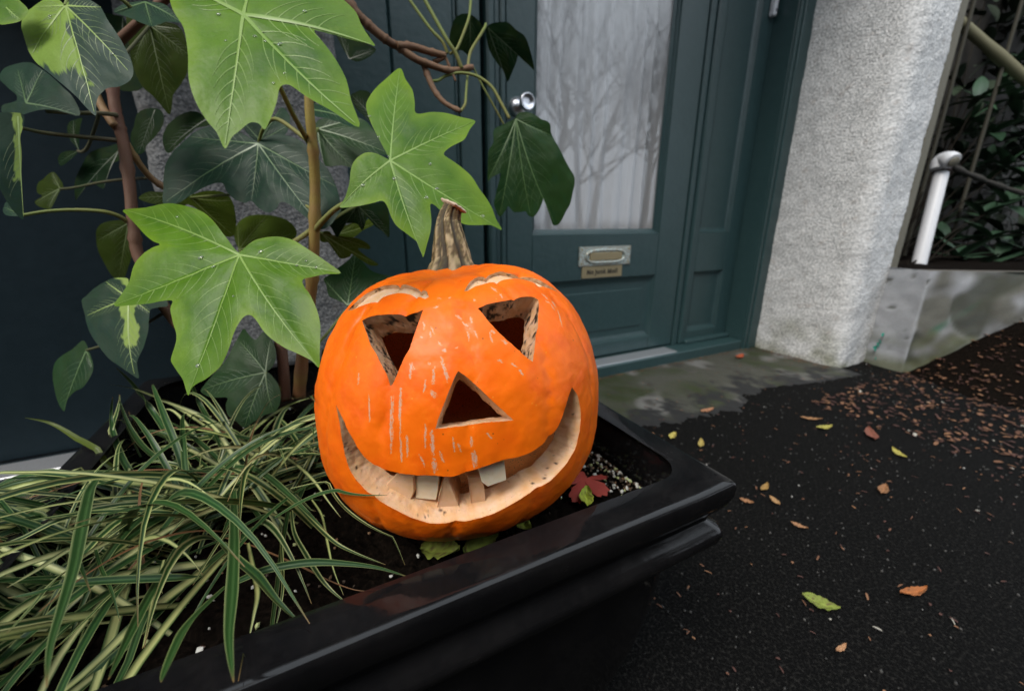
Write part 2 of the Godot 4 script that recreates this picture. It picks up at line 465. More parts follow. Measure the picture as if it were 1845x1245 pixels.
func front_door() -> void:
	var d := thing("front_door", "dark green panelled front door with tall glass pane and brass letter plate", "door", Vector3(1.06, 0.052, -1.32))
	var zf := -1.30
	var zb := -1.345
	slab(d, "stile", 0.634, 0.735, 0.056, 2.04, zb, zf, M.teal)
	slab(d, "stile", 1.345, 1.484, 0.056, 2.04, zb, zf, M.teal)
	slab(d, "rail", 0.735, 1.345, 0.056, 0.112, zb, zf - 0.0006, M.teal)
	slab(d, "rail", 0.735, 1.345, 0.384, 0.556, zb, zf - 0.0006, M.teal)
	slab(d, "rail", 0.735, 1.345, 1.92, 2.04, zb, zf - 0.0006, M.teal)
	slab(d, "panel", 0.735, 1.345, 0.112, 0.384, zb, zf - 0.016, M.teal)
	bead_set(d, 0.735, 1.345, 0.112, 0.384, zf - 0.001, zf - 0.0155, 0.024, M.teal)
	# raised field of the lower panel
	var fb := Mb.new()
	fb.box(Vector3(0.79, 0.166, zf - 0.02), Vector3(1.29, 0.33, zf - 0.0115), 0.006)
	part(d, "panel_field", fb, M.teal)
	bead_set(d, 0.735, 1.345, 0.556, 1.92, zf - 0.001, zf - 0.024, 0.02, M.teal, "glazing_bead")
	var g := Mb.new()
	var gz := zf - 0.0245
	g.quad(g.p(Vector3(0.745, 0.564, gz)), g.p(Vector3(0.745, 1.91, gz)), g.p(Vector3(1.335, 1.91, gz)), g.p(Vector3(1.335, 0.564, gz)))
	var g0 := g.v.size()
	for e in 4: g.p(g.v[e] + Vector3(0, 0, -0.004))
	g.quad(g0 + 3, g0 + 2, g0 + 1, g0)
	part(d, "pane", g, M.glass)
	# letter plate with an oval rim round a flap
	var lp := Mb.new()
	lp.box(Vector3(0.938, 0.4385, zf), Vector3(1.19, 0.511, zf + 0.006), 0.003)
	var plate := part(d, "letter_plate", lp, M.brass)
	var ov := Mb.new()
	var ring := []
	for k in 41:
		var w := TAU * k / 40.0
		var sx: float = signf(cos(w)) * pow(absf(cos(w)), 0.55)
		var sy: float = signf(sin(w)) * pow(absf(sin(w)), 0.75)
		ring.append(Vector3(1.064 + 0.094 * sx, 0.474 + 0.0235 * sy, zf + 0.0075))
	var rr := []
	rr.resize(41); rr.fill(0.0055)
	ov.tube(ring, rr, 8, [], false)
	part(plate, "rim", ov, M.brass)
	var fl := Mb.new()
	fl.box(Vector3(0.985, 0.4585, zf + 0.004), Vector3(1.143, 0.489, zf + 0.0115), 0.004)
	part(plate, "flap", fl, M.brass_plain)
	for q in [[0.949, 0.449], [0.949, 0.5], [1.179, 0.449], [1.179, 0.5]]:
		var sc := Mb.new()
		sc.disc(Vector3(q[0], q[1], zf + 0.0055), Vector3(0, 0, 1), 0.0045, 0.002, 12)
		part(plate, "screw", sc, M.brass_plain)
	var sg := Mb.new()
	sg.box(Vector3(0.955, 0.391, zf), Vector3(1.154, 0.436, zf + 0.003), 0.001)
	var sign_plate := part(d, "sign_plate", sg, M.brass_plain)
	var tm := TextMesh.new()
	tm.text = "No Junk Mail"
	var ft := SystemFont.new()
	ft.font_names = PackedStringArray(["Droid Sans"])
	ft.font_weight = 700
	tm.font = ft
	tm.font_size = 32; tm.pixel_size = 0.00078; tm.depth = 0.001
	var tx := MeshInstance3D.new()
	tx.name = "lettering"
	tx.mesh = tm; tx.material_override = M.black
	sign_plate.add_child(tx)
	tx.position = Vector3(1.054, 0.4135, zf + 0.0034) - og
	# knob on its rose
	var kb := Mb.new()
	var kc := Vector3(0.672, 0.953, zf)
	kb.lathe(kc, Vector3.RIGHT, Vector3.BACK, Vector3.UP, [Vector2(0.001, 0.026), Vector2(0.012, 0.0245), Vector2(0.022, 0.018), Vector2(0.028, 0.008), Vector2(0.029, 0.0)], 28, false)
	kb.lathe(kc, Vector3.RIGHT, Vector3.BACK, Vector3.UP, [Vector2(0.001, 0.068), Vector2(0.010, 0.067), Vector2(0.017, 0.07), Vector2(0.0205, 0.074), Vector2(0.0245, 0.073), Vector2(0.0255, 0.066), Vector2(0.022, 0.055), Vector2(0.011, 0.046), Vector2(0.009, 0.024)], 28, false)
	part(d, "door_knob", kb, M.metal)
	# curtain behind the glass
	var c := Mb.new()
	var nx := 150
	for r in 30:
		for q in nx:
			var x := lerpf(0.66, 1.42, float(q) / (nx - 1))
			var y := lerpf(0.5, 1.96, float(r) / 29.0)
			var ph := x * 88.0 + 2.6 * nz.get_noise_2d(x * 5.0, y * 0.35)
			var z := -1.385 + 0.011 * sin(ph) + 0.006 * sin(ph * 0.37 + 1.0) + 0.004 * nz.get_noise_2d(x * 20.0, y * 1.0)
			c.p(Vector3(x, y, z))
	c.grid(0, 30, nx)
	single("curtain", "white sheer curtain hanging in folds behind the door glass", "curtain", c, M.curtain, Vector3(1.06, 0.5, -1.385))

func door_frame() -> void:
	var f := thing("door_frame", "dark green door frame with panelled side boards and grey metal threshold", "door frame", Vector3(1.0, 0.0, -1.25))
	var z := -1.30
	# threshold
	var th := slab(f, "threshold", 0.10, 1.862, 0.0, 0.05, -1.40, -1.2, M.teal, 0.004)
	slab(th, "metal_strip", 0.56, 1.43, 0.0495, 0.0535, -1.284, -1.209, M.metal_dull, 0.001)
	# mullions with flutes on both sides of the door
	slab(f, "mullion", 1.489, 1.512, 0.05, 2.1, -1.36, z + 0.006, M.teal, 0.003)
	slab(f, "mullion", 1.5125, 1.527, 0.05, 2.1, -1.36, z + 0.0, M.teal, 0.003)
	slab(f, "mullion", 1.5275, 1.556, 0.05, 2.1, -1.36, z + 0.012, M.teal, 0.009)
	slab(f, "mullion", 0.612, 0.6295, 0.05, 2.1, -1.36, z + 0.008, M.teal, 0.004)
	slab(f, "mullion", 0.594, 0.6115, 0.05, 2.1, -1.36, z + 0.001, M.teal, 0.003)
	slab(f, "mullion", 0.566, 0.5935, 0.05, 2.1, -1.36, z + 0.012, M.teal, 0.008)
	# right side board: stiles, rails, two sunk panels
	slab(f, "stile", 1.5565, 1.584, 0.05, 2.1, -1.35, z, M.teal)
	slab(f, "stile", 1.784, 1.866, 0.05, 2.1, -1.35, z, M.teal)
	slab(f, "rail", 1.584, 1.784, 0.05, 0.104, -1.35, z - 0.0005, M.teal)
	slab(f, "rail", 1.584, 1.784, 0.383, 0.558, -1.35, z - 0.0005, M.teal)
	slab(f, "panel", 1.584, 1.784, 0.104, 0.383, -1.35, z - 0.016, M.teal)
	slab(f, "panel", 1.584, 1.784, 0.558, 2.1, -1.35, z - 0.016, M.teal)
	bead_set(f, 1.584, 1.784, 0.104, 0.383, z - 0.001, z - 0.0155, 0.02, M.teal)
	bead_set(f, 1.584, 1.784, 0.558, 2.1, z - 0.001, z - 0.0155, 0.02, M.teal)
	slab(f, "ledge", 1.557, 1.864, 0.05, 0.068, -1.31, -1.272, M.teal, 0.004)
	# right jamb: reveal and face
	slab(f, "jamb", 1.866, 1.93, 0.0, 2.1, -1.36, -1.203, M.teal, 0.003)
	slab(f, "jamb_bead", 1.8665, 1.885, 0.003, 2.1, -1.2028, -1.192, M.teal, 0.005)
	slab(f, "architrave", 1.89, 1.965, 0.003, 2.1, -1.2028, -1.188, M.teal, 0.004)
	# left boards
	slab(f, "board", 0.478, 0.548, 0.05, 2.1, -1.345, z + 0.003, M.teal, 0.003)
	slab(f, "board", 0.466, 0.4765, 0.05, 2.1, -1.345, z - 0.004, M.teal, 0.003)
	slab(f, "board", 0.286, 0.4645, 0.05, 2.1, -1.345, z + 0.004, M.teal, 0.004)
	slab(f, "board", 0.10, 0.283, 0.05, 2.1, -1.345, z + 0.004, M.teal, 0.004)
	slab(f, "lintel", 0.10, 1.866, 2.1, 2.2, -1.36, -1.2, M.teal, 0.004)
	var be := thing("doorbell", "small white bell push on the green side board", "doorbell", Vector3(1.836, 1.42, -1.298))
	var b1 := Mb.new()
	b1.box(Vector3(1.826, 1.402, -1.299), Vector3(1.846, 1.48, -1.275), 0.004)
	part(be, "housing", b1, M.white_paint)
	var b2 := Mb.new()
	b2.disc(Vector3(1.836, 1.425, -1.276), Vector3(0, 0, 1), 0.006, 0.004, 14)
	part(be, "button", b2, M.metal)
	# dark hall behind the glass
	var h := Mb.new()
	for w in [[Vector3(0.0, 0.0, -3.2), Vector3(2.2, 0.02, -1.41)], [Vector3(0.0, 2.3, -3.2), Vector3(2.2, 2.4, -1.37)], [Vector3(-0.1, 0.0, -3.2), Vector3(0.0, 2.4, -1.37)], [Vector3(2.2, 0.0, -3.2), Vector3(2.3, 2.4, -1.37)], [Vector3(-0.1, 0.0, -3.3), Vector3(2.3, 2.4, -3.2)]]:
		h.box(w[0], w[1], 0.001)
	structure("hall_wall", h, M.room)

func left_entrance() -> void:
	var d := thing("side_door", "plain blue-green door beside the stucco pier behind the ivy, its paint darkened for shade", "door", Vector3(-0.75, 0.05, -1.3))
	slab(d, "door_leaf", -1.25, -0.31, 0.056, 2.04, -1.345, -1.3, M.shaded_teal)
	slab(d, "jamb", -0.309, -0.245, 0.05, 2.1, -1.36, -1.25, M.shaded_teal)
	var th := slab(d, "threshold", -1.4, -0.26, 0.0, 0.05, -1.40, -1.2, M.shaded_teal, 0.004)
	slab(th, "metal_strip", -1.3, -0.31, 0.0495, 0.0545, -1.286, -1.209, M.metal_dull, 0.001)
	slab(d, "lintel", -1.4, -0.26, 2.1, 2.2, -1.36, -1.2, M.shaded_teal, 0.004)
	slab(d, "jamb", -1.4, -1.255, 0.05, 2.1, -1.36, -1.22, M.shaded_teal)

func rough_wall(outline: Array, y0: float, y1: float, step: float, amp: float, base_dirt: float, tone := 1.0) -> Mb:
	# a vertical wall along the given floor points, with thrown render on it
	var pts := []
	for k in outline.size() - 1:
		var a: Vector2 = outline[k]
		var b: Vector2 = outline[k + 1]
		var n: int = max(1, int(a.distance_to(b) / step))
		for s in n: pts.append(a.lerp(b, float(s) / n))
	pts.append(outline[-1])
	var rows := int((y1 - y0) / step) + 1
	var mb := Mb.new()
	for r in rows:
		var y := y0 + (y1 - y0) * r / (rows - 1)
		for k in pts.size():
			var t: Vector2 = (pts[min(k + 1, pts.size() - 1)] - pts[max(k - 1, 0)]).normalized()
			var q: Vector2 = pts[k]
			var nn := Vector2(-t.y, t.x)
			var e := nz.get_noise_3d(q.x * 62.0, y * 62.0, q.y * 62.0) * amp + nz.get_noise_3d(q.x * 6.0, y * 6.0, q.y * 6.0) * amp * 1.6
			q += nn * e
			var dirt := clampf((n01(q.x * 7.0, y * 7.0, q.y * 7.0) - 0.35) * 2.2, 0, 1) * clampf(1.0 - (y - 0.02 - 0.1 * n01(q.x * 4.0, 2.0, q.y * 4.0)) / 0.12, 0, 1) * base_dirt
			var c := mix3(Color(1, 1, 1), Color(0.30, 0.31, 0.19), dirt)
			var st := clampf((n01(q.x * 22.0, y * 22.0, q.y * 22.0) - 0.72) * 6.0, 0, 0.6)
			c = mix3(c, Color(0.62, 0.56, 0.52), st)
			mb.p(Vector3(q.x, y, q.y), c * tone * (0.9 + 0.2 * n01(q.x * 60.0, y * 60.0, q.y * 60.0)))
	mb.grid(0, rows, pts.size())
	return mb

func arc2(c: Vector2, r: float, a0: float, a1: float, n := 8) -> Array:
	var out := []
	for k in n + 1:
		var a := lerpf(a0, a1, float(k) / n)
		out.append(c + Vector2(cos(a), sin(a)) * r)
	return out

func walls() -> void:
	# pillar right of the door, rounded at its street corner
	var o := [Vector2(1.945, -1.36)]
	o.append_array(arc2(Vector2(2.03, -0.905), 0.07, PI, PI / 2))
	o.append(Vector2(2.22, -0.84)); o.append(Vector2(2.27, -0.9)); o.append(Vector2(2.28, -1.36))
	var p := thing("stucco_pillar", "white roughcast pillar with rounded corner right of the green door", "pillar", Vector3(2.1, 0, -1.1))
	part(p, "render", rough_wall(o, -0.01, 2.6, 0.0075, 0.0032, 1.0, 1.0), M.stucco)
	var top := Mb.new()
	top.box(Vector3(1.95, 2.6, -1.36), Vector3(2.27, 2.66, -0.86), 0.01)
	part(p, "cap", top, M.stucco)
	# pier behind the ivy, its tone lowered to paint in the ivy's shade
	var pier := thing("stucco_pier", "roughcast pier between the two doors behind the ivy, ivy shade put into its colour", "pillar", Vector3(-0.07, 0, -1.25))
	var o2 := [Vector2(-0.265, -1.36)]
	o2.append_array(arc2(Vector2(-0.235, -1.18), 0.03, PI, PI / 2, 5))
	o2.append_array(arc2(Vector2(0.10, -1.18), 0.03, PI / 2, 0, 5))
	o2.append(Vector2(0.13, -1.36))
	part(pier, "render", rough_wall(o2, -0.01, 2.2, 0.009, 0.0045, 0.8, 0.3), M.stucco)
	# the house front above and beside
	var hw := thing("house_wall", "white roughcast house front above the doors", "wall", Vector3(0, 2.2, -1.4))
	var a := Mb.new()
	a.box(Vector3(-4.0, 2.2, -1.7), Vector3(1.93, 5.5, -1.16), 0.01)
	part(hw, "upper_wall", a, M.stucco)
	var b := Mb.new()
	b.box(Vector3(-4.0, 0.0, -1.7), Vector3(-1.405, 2.2, -1.16), 0.01)
	part(hw, "side_wall", b, M.stucco)
	var pr := thing("added_roof", "timber roof over the two doors, added out of view to block sky light", "roof", Vector3(0.3, 2.36, -0.7))  # added above the view to hold skylight off the doors
	for k in 3:
		slab(pr, "board", -1.9, 2.35, 2.36, 2.385, -1.155 + k * 0.125, -1.155 + k * 0.125 + 0.122, M.timber_dark, 0.003)
	slab(pr, "fascia", -1.92, 2.37, 2.25, 2.42, -0.778, -0.75, M.teal, 0.004)
	slab(pr, "covering", -1.93, 2.38, 2.42, 2.44, -1.155, -0.74, M.timber_dark, 0.004)

func plank_leaf(len_: float, wid: float, fold := 0.12, droop := 0.2) -> Mb:
	var mb := Mb.new()
	for r in 9:
		var t := r / 8.0
		var w := wid * 0.5 * pow(sin(PI * pow(clampf(t, 0.02, 0.985), 0.8)), 0.7)
		for q in 5:
			var s := (q - 2) / 2.0
			var c := mix3(Color(1.5, 1.55, 1.3), Color(1, 1, 1), absf(s) * 6.0 + 0.2)
			mb.p(Vector3(s * w, absf(s) * w * fold * 2.0 - droop * t * t * len_, -t * len_), c)
	mb.grid(0, 9, 5)
	return mb

func bank_height(x: float, z: float) -> float:
	var a := Vector2(2.19, -0.685)
	var u := Vector2(0.82, 0.572)
	var s := (Vector2(x, z) - a).dot(u)
	var off := absf((Vector2(x, z) - a).cross(u))
	return -0.004 + clampf(s * 0.72, 0.0, 0.24) * clampf(1.0 - off / 0.36, 0.0, 1.0) + 0.006 * nz.get_noise_2d(x * 12.0, z * 12.0) * clampf(s * 5.0, 0, 1)

func garden() -> void:
	# low wall with flaking paint
	var lw := thing("garden_wall", "low white garden wall with flaking paint and green stains", "wall", Vector3(2.8, 0, -0.74))
	var o := [Vector2(2.22, -0.95), Vector2(2.19, -0.80)]
	o.append_array([Vector2(2.168, -0.70), Vector2(2.172, -0.692), Vector2(2.18, -0.685)])
	o.append_array([Vector2(2.36, -0.56), Vector2(2.75, -0.29), Vector2(3.4, 0.16)])
	var mb := Mb.new()
	var pts := []
	for k in o.size() - 1:
		var n: int = max(1, int((o[k] as Vector2).distance_to(o[k + 1]) / 0.012))
		for s in n: pts.append((o[k] as Vector2).lerp(o[k + 1], float(s) / n))
	pts.append(o[-1])
	var rows := 42
	var corner := 0
	for k in pts.size():
		if (pts[k] as Vector2).y < -0.69: corner = k
	for r in rows:
		var y := 0.42 * r / (rows - 1)
		for k in pts.size():
			var q: Vector2 = pts[k]
			var t: Vector2 = (pts[min(k + 1, pts.size() - 1)] - pts[max(k - 1, 0)]).normalized()
			var e := 0.012 * nz.get_noise_3d(q.x * 5.0, y * 5.0, q.y * 5.0) - 0.012 * (y / 0.43)
			var f := n01(q.x * 5.0 + y * 2.2, y * 3.0, 31.0)
			var gone := clampf((f - 0.56) * 14.0, 0, 1) if k > corner else clampf((n01(q.x * 20.0, y * 20.0, q.y * 20.0) - 0.74) * 9.0, 0, 1)
			e -= gone * 0.007
			q += Vector2(-t.y, t.x) * (e - 0.0)
			var c := Color(0.33, 0.345, 0.37)
			c = mix3(c, Color(0.10, 0.098, 0.082), clampf((n01(q.x * 8.0, y * 8.0, 3.0) - 0.24) * 2.5, 0, 1) * (0.95 if k > corner else 0.12))  # grime, laid thicker past the corner to paint in the front face's shade
			c = mix3(c, Color(0.05, 0.055, 0.04), gone * 0.9)
			c = mix3(c, Color(0.02, 0.13, 0.075), clampf((n01(q.x * 6.0 - y * 3.0, y * 3.0, 71.0) - 0.63) * 9.0, 0, 1) * (1.0 if k > corner else 0.0))
			c = mix3(c, Color(0.09, 0.10, 0.05), clampf((n01(q.x * 9.0, y * 9.0, 12.0) - y * 3.2 - 0.05) * 3.0, 0, 0.85))
			mb.p(Vector3(q.x, y, q.y), c)
	mb.grid(0, rows, pts.size())
	part(lw, "face", mb, M.rough_v)
	var tp := Mb.new()
	var st := tp.v.size()
	for k in pts.size():
		var q: Vector2 = pts[k]
		tp.p(Vector3(q.x + 0.012, 0.419, q.y - 0.012), Color(0.12, 0.11, 0.09))
	for k in pts.size():
		var q: Vector2 = pts[k]
		tp.p(Vector3(q.x + 0.14, 0.405, q.y - 0.16), Color(0.06, 0.05, 0.04))
	tp.grid(st, 2, pts.size())
	part(lw, "top", tp, M.rough_v)
	# bed of earth behind it
	var bed := Mb.new()
	var bp := [Vector2(2.25, -0.93), Vector2(2.24, -0.72), Vector2(2.42, -0.60), Vector2(2.80, -0.33), Vector2(3.45, 0.12), Vector2(6.0, 0.12), Vector2(6.0, -2.6), Vector2(2.3, -2.6)]
	var bt := []
	for q: Vector2 in bp: bt.append(Vector3(q.x, 0.40, q.y))
	bed.face(bt, Vector3(4, -5, -1))
	structure("garden_bed", bed, M.soil)
	# bank of fallen leaves against the wall
	var bank := Mb.new()
	for r in 50:
		for q in 60:
			var x := lerpf(2.0, 3.6, q / 59.0)
			var z := lerpf(-0.72, 0.7, r / 49.0)
			bank.p(Vector3(x, bank_height(x, z) - 0.002, z), mix3(Color(0.008, 0.006, 0.005), Color(0.035, 0.016, 0.009), n01(x * 45.0, z * 45.0) * 1.6 - 0.3))
	bank.grid(0, 50, 60)
	structure("terrain", bank, M.soil)
	# green shards in the gap
	for k in 9:
		var mbx := Mb.new()
		var c0 := Vector3(2.20 + rng.randf_range(-0.03, 0.02), 0.012 + 0.016 * k, -0.80 + rng.randf_range(-0.012, 0.02))
		var pl := []
		for j in 5:
			var w := TAU * j / 5.0 + rng.randf() * 0.5
			pl.append(c0 + Vector3(cos(w) * 0.012, sin(w) * 0.013, 0.006 * sin(w * 2.0)) * rng.randf_range(0.6, 1.2))
		mbx.face(pl, c0 + Vector3(0, 0, -1), Color(0.02, 0.30, 0.22))
		single("glass_shard", "turquoise glass shard wedged between pillar and garden wall", "shard", mbx, M.litter, c0, "turquoise shards in the gap by the pillar")
	# handrail
	var hr := thing("handrail_post", "white painted pipe post with round elbow behind the garden wall", "post", Vector3(2.36, 0.4, -0.80))
	var hb := at(1656, 478, 2.06)
	var ht := at(1697, 312, 2.06)
	var r1 := Mb.new()
	r1.tube([hb, hb.lerp(ht, 0.5), ht], [0.03, 0.03, 0.03], 16)
	part(hr, "pipe", r1, M.white_paint)
	var r2 := Mb.new()
	r2.tube([ht, ht + (ht - hb).normalized() * 0.022], [0.035, 0.035], 14)
	part(hr, "collar", r2, mat(lin(0.05, 0.03, 0.025), 0.8))
	var r3 := Mb.new()
	var e0 := at(1710, 287, 2.01)
	var e1 := at(1718, 291, 1.99)
	r3.tube(smooth([at(1691, 306, 2.05), at(1693, 296, 2.05), at(1700, 288, 2.04), at(1710, 287, 2.01), at(1718, 291, 1.99)], 4), [0.03, 0.031, 0.032, 0.033, 0.034, 0.035, 0.035, 0.035, 0.035, 0.035, 0.035, 0.036, 0.037, 0.038, 0.038, 0.037, 0.034], 18)
	part(hr, "elbow", r3, M.white_paint)
	var r5 := Mb.new()
	var en := (e1 - e0).normalized()
	r5.tube([e1 + en * 0.004, e1 + en * 0.012], [0.024, 0.022], 14)
	part(hr, "elbow_socket", r5, M.timber)
	var r4 := Mb.new()
	var rp := []
	var rad := []
	for k in 12:
		var t := k / 11.0
		rp.append(at(lerpf(1716, 1850, t), lerpf(300, 345, t) + 6.0 * sin(t * 2.2), lerpf(2.03, 2.5, t)))
		rad.append(0.013 + 0.004 * sin(k * 2.1))
	r4.tube(rp, rad, 8)
	part(hr, "rail", r4, M.timber_dark)
	# fence post, bamboo rail and canes
	var fp := thing("fence_post", "weathered grey timber post close behind the white pillar", "post", Vector3(2.42, 0.35, -0.92))
	slab(fp, "shaft", 2.385, 2.445, 0.35, 1.75, -0.97, -0.90, M.timber, 0.004)
	slab(fp, "shaft_cap", 2.378, 2.452, 1.75, 1.775, -0.977, -0.893, M.timber, 0.004)
	var bm := Mb.new()
	bm.tube([at(1690, 5, 2.2), at(1775, 78, 2.3), at(1800, 100, 2.33), at(1870, 160, 2.4)], [0.028, 0.026, 0.031, 0.026], 12)
	single("bamboo_rail", "sloping pale bamboo rail above the shrubs", "rail", bm, mat(lin(0.15, 0.14, 0.08), 0.6), at(1775, 78, 2.3))
	for k in 7:
		var cn := Mb.new()
		var cx0 := 2.62 + 0.2 * k + rng.randf_range(-0.05, 0.05)
		var zc := -1.25 + rng.randf_range(-0.1, 0.1)
		cn.tube([Vector3(cx0, 0.38, zc), Vector3(cx0 + rng.randf_range(-0.03, 0.03), 1.3, zc), Vector3(cx0 + rng.randf_range(-0.05, 0.05), 2.3, zc)], [0.011, 0.01, 0.008], 7)
		single("garden_cane", "thin upright dark bamboo cane in the garden bed behind the shrubs", "cane", cn, mat(lin(0.03, 0.028, 0.018), 0.8), Vector3(cx0, 0.38, zc), "bamboo canes in the garden bed")
	# close-boarded fence at the back of the bed
	var fe := thing("board_fence", "dark weathered board fence behind the garden shrubs", "fence", Vector3(4.0, 0, -1.62))
	for k in 46:
		slab(fe, "board", 2.30 + k * 0.16, 2.30 + k * 0.16 + 0.15, 0.2, 2.4, -1.66, -1.64 + 0.006 * (k % 2), M.timber_dark, 0.003)
	# tall evergreen hedge closing the garden on the right
	var lh := plank_leaf(0.16, 0.07).done()
	var hr2 := RandomNumberGenerator.new()
	hr2.seed = 77
	scatter("hedge", "tall dark evergreen hedge behind the garden fence", "hedge", 12000, func(_k):
		var p := Vector3(hr2.randf_range(2.5, 8.0), pow(hr2.randf(), 0.8) * 4.2 + 0.1, -1.75 - hr2.randf_range(0.0, 1.2))
		if hr2.randf() < 0.45: p = Vector3(hr2.randf_range(4.3, 6.0), pow(hr2.randf(), 0.8) * 4.2 + 0.1, hr2.randf_range(-2.6, 0.3))
		var v := hr2.randf_range(0.5, 1.2)
		return [p, Basis(Vector3.UP, hr2.randf() * TAU) * Basis(Vector3.RIGHT, hr2.randf_range(-1.2, 0.6)), Color(0.012 * v, 0.026 * v, 0.011 * v)], lh)
	# shrubs with whorls of long leaves
	var lf := plank_leaf(0.19, 0.06).done()
	var specs := [
		["low leathery shrub spilling over the garden wall", Vector3(2.75, 0.4, -0.98), [at(1785, 432, 2.35), at(1725, 470, 2.3), at(1800, 470, 2.3), at(1770, 392, 2.5), at(1700, 440, 2.5), at(1815, 370, 2.6), at(1750, 500, 2.25)], 0.9],
		["tall leathery shrub with a pale sprig below the bamboo rail", Vector3(2.95, 0.4, -1.15), [at(1762, 182, 2.5), at(1825, 178, 2.6), at(1790, 240, 2.7), at(1740, 230, 2.8), at(1815, 300, 2.7), at(1780, 290, 2.9), at(1830, 120, 2.9)], 1.3],
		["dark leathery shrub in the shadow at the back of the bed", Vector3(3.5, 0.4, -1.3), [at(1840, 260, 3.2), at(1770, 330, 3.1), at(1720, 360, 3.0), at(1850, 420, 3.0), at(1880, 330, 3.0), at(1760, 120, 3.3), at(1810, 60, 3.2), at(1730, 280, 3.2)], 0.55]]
	for s in specs:
		var sh := thing("shrub", s[0], "shrub", s[1])
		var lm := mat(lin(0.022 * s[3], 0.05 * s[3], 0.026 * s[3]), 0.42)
		lm.vertex_color_use_as_albedo = true
		lm.backlight = Color(0.2, 0.3, 0.1)
		for tip: Vector3 in s[2]:
			var br := Mb.new()
			var b0: Vector3 = s[1] + Vector3(rng.randf_range(-0.08, 0.08), 0, rng.randf_range(-0.05, 0.05))
			br.tube(smooth([b0, b0.lerp(tip, 0.5) + Vector3(rng.randf_range(-0.08, 0.08), 0.03, 0.0), tip], 5), [0.005, 0.005, 0.0048, 0.0045, 0.0043, 0.004, 0.0038, 0.0035, 0.0032, 0.003, 0.003], 6)
			part(sh, "branch", br, M.twig)
			for ring in 2:
				for k in 7 - ring * 2:
					var o2 := MeshInstance3D.new()
					o2.name = "leaf"
					o2.mesh = lf; o2.material_override = lm
					var yaw := TAU * k / (7 - ring * 2) + rng.randf_range(-0.3, 0.3)
					var bs := Basis(Vector3.UP, yaw) * Basis(Vector3.RIGHT, rng.randf_range(-0.35, 0.5) + ring * 0.5) * Basis.from_scale(Vector3.ONE * rng.randf_range(0.75, 1.2))
					o2.transform = Transform3D(bs, tip - s[1] + Vector3(0, ring * 0.012, 0))
					sh.add_child(o2, true)
	# cut stake near the frame's right edge
	var sk := Mb.new()
	var s0 := at(1793, 735, 1.98)
	s0.y = 0.0
	sk.tube([s0 + Vector3(0, -0.02, 0), s0 + Vector3(0.02, 0.25, -0.01), s0 + Vector3(0.05, 0.6, -0.02)], [0.024, 0.023, 0.022], 10)
	single("wooden_stake", "pale wooden stake standing in the leaf litter before the garden wall", "stake", sk, mat(lin(0.24, 0.21, 0.14), 0.8), s0)

func branch(mb: Mb, twigs: Mb, p0: Vector3, dir: Vector3, len_: float, r: float, lvl: int, r2: RandomNumberGenerator) -> void:
	var pts := [p0]
	var rad := [r]
	var d := dir
	var n := 5
	for k in n:
		d = (d + Vector3(r2.randf_range(-1, 1), r2.randf_range(-0.6, 1.0), r2.randf_range(-1, 1)) * 0.13).normalized()
		pts.append(pts[-1] + d * len_ / n)
		rad.append(r * (1.0 - 0.62 * (k + 1.0) / n))
	(mb if lvl < 2 else twigs).tube(pts, rad, 6 if lvl < 2 else 4, [], false)
	if lvl >= 4: return
	var kids: int = [7, 6, 5, 4][lvl]
	for k in kids:
		var f := lerpf(0.35, 1.0, (k + 0.7) / kids)
		var i := clampi(int(f * n), 1, n)
		var ax := Vector3(r2.randf_range(-1, 1), r2.randf_range(-0.25, 0.25), r2.randf_range(-1, 1)).normalized()
		var nd := (d * 0.75 + ax * 0.8 + Vector3(0, 0.28, 0)).normalized()
		branch(mb, twigs, pts[i], nd, len_ * r2.randf_range(0.5, 0.68), rad[i] * 0.6, lvl + 1, r2)

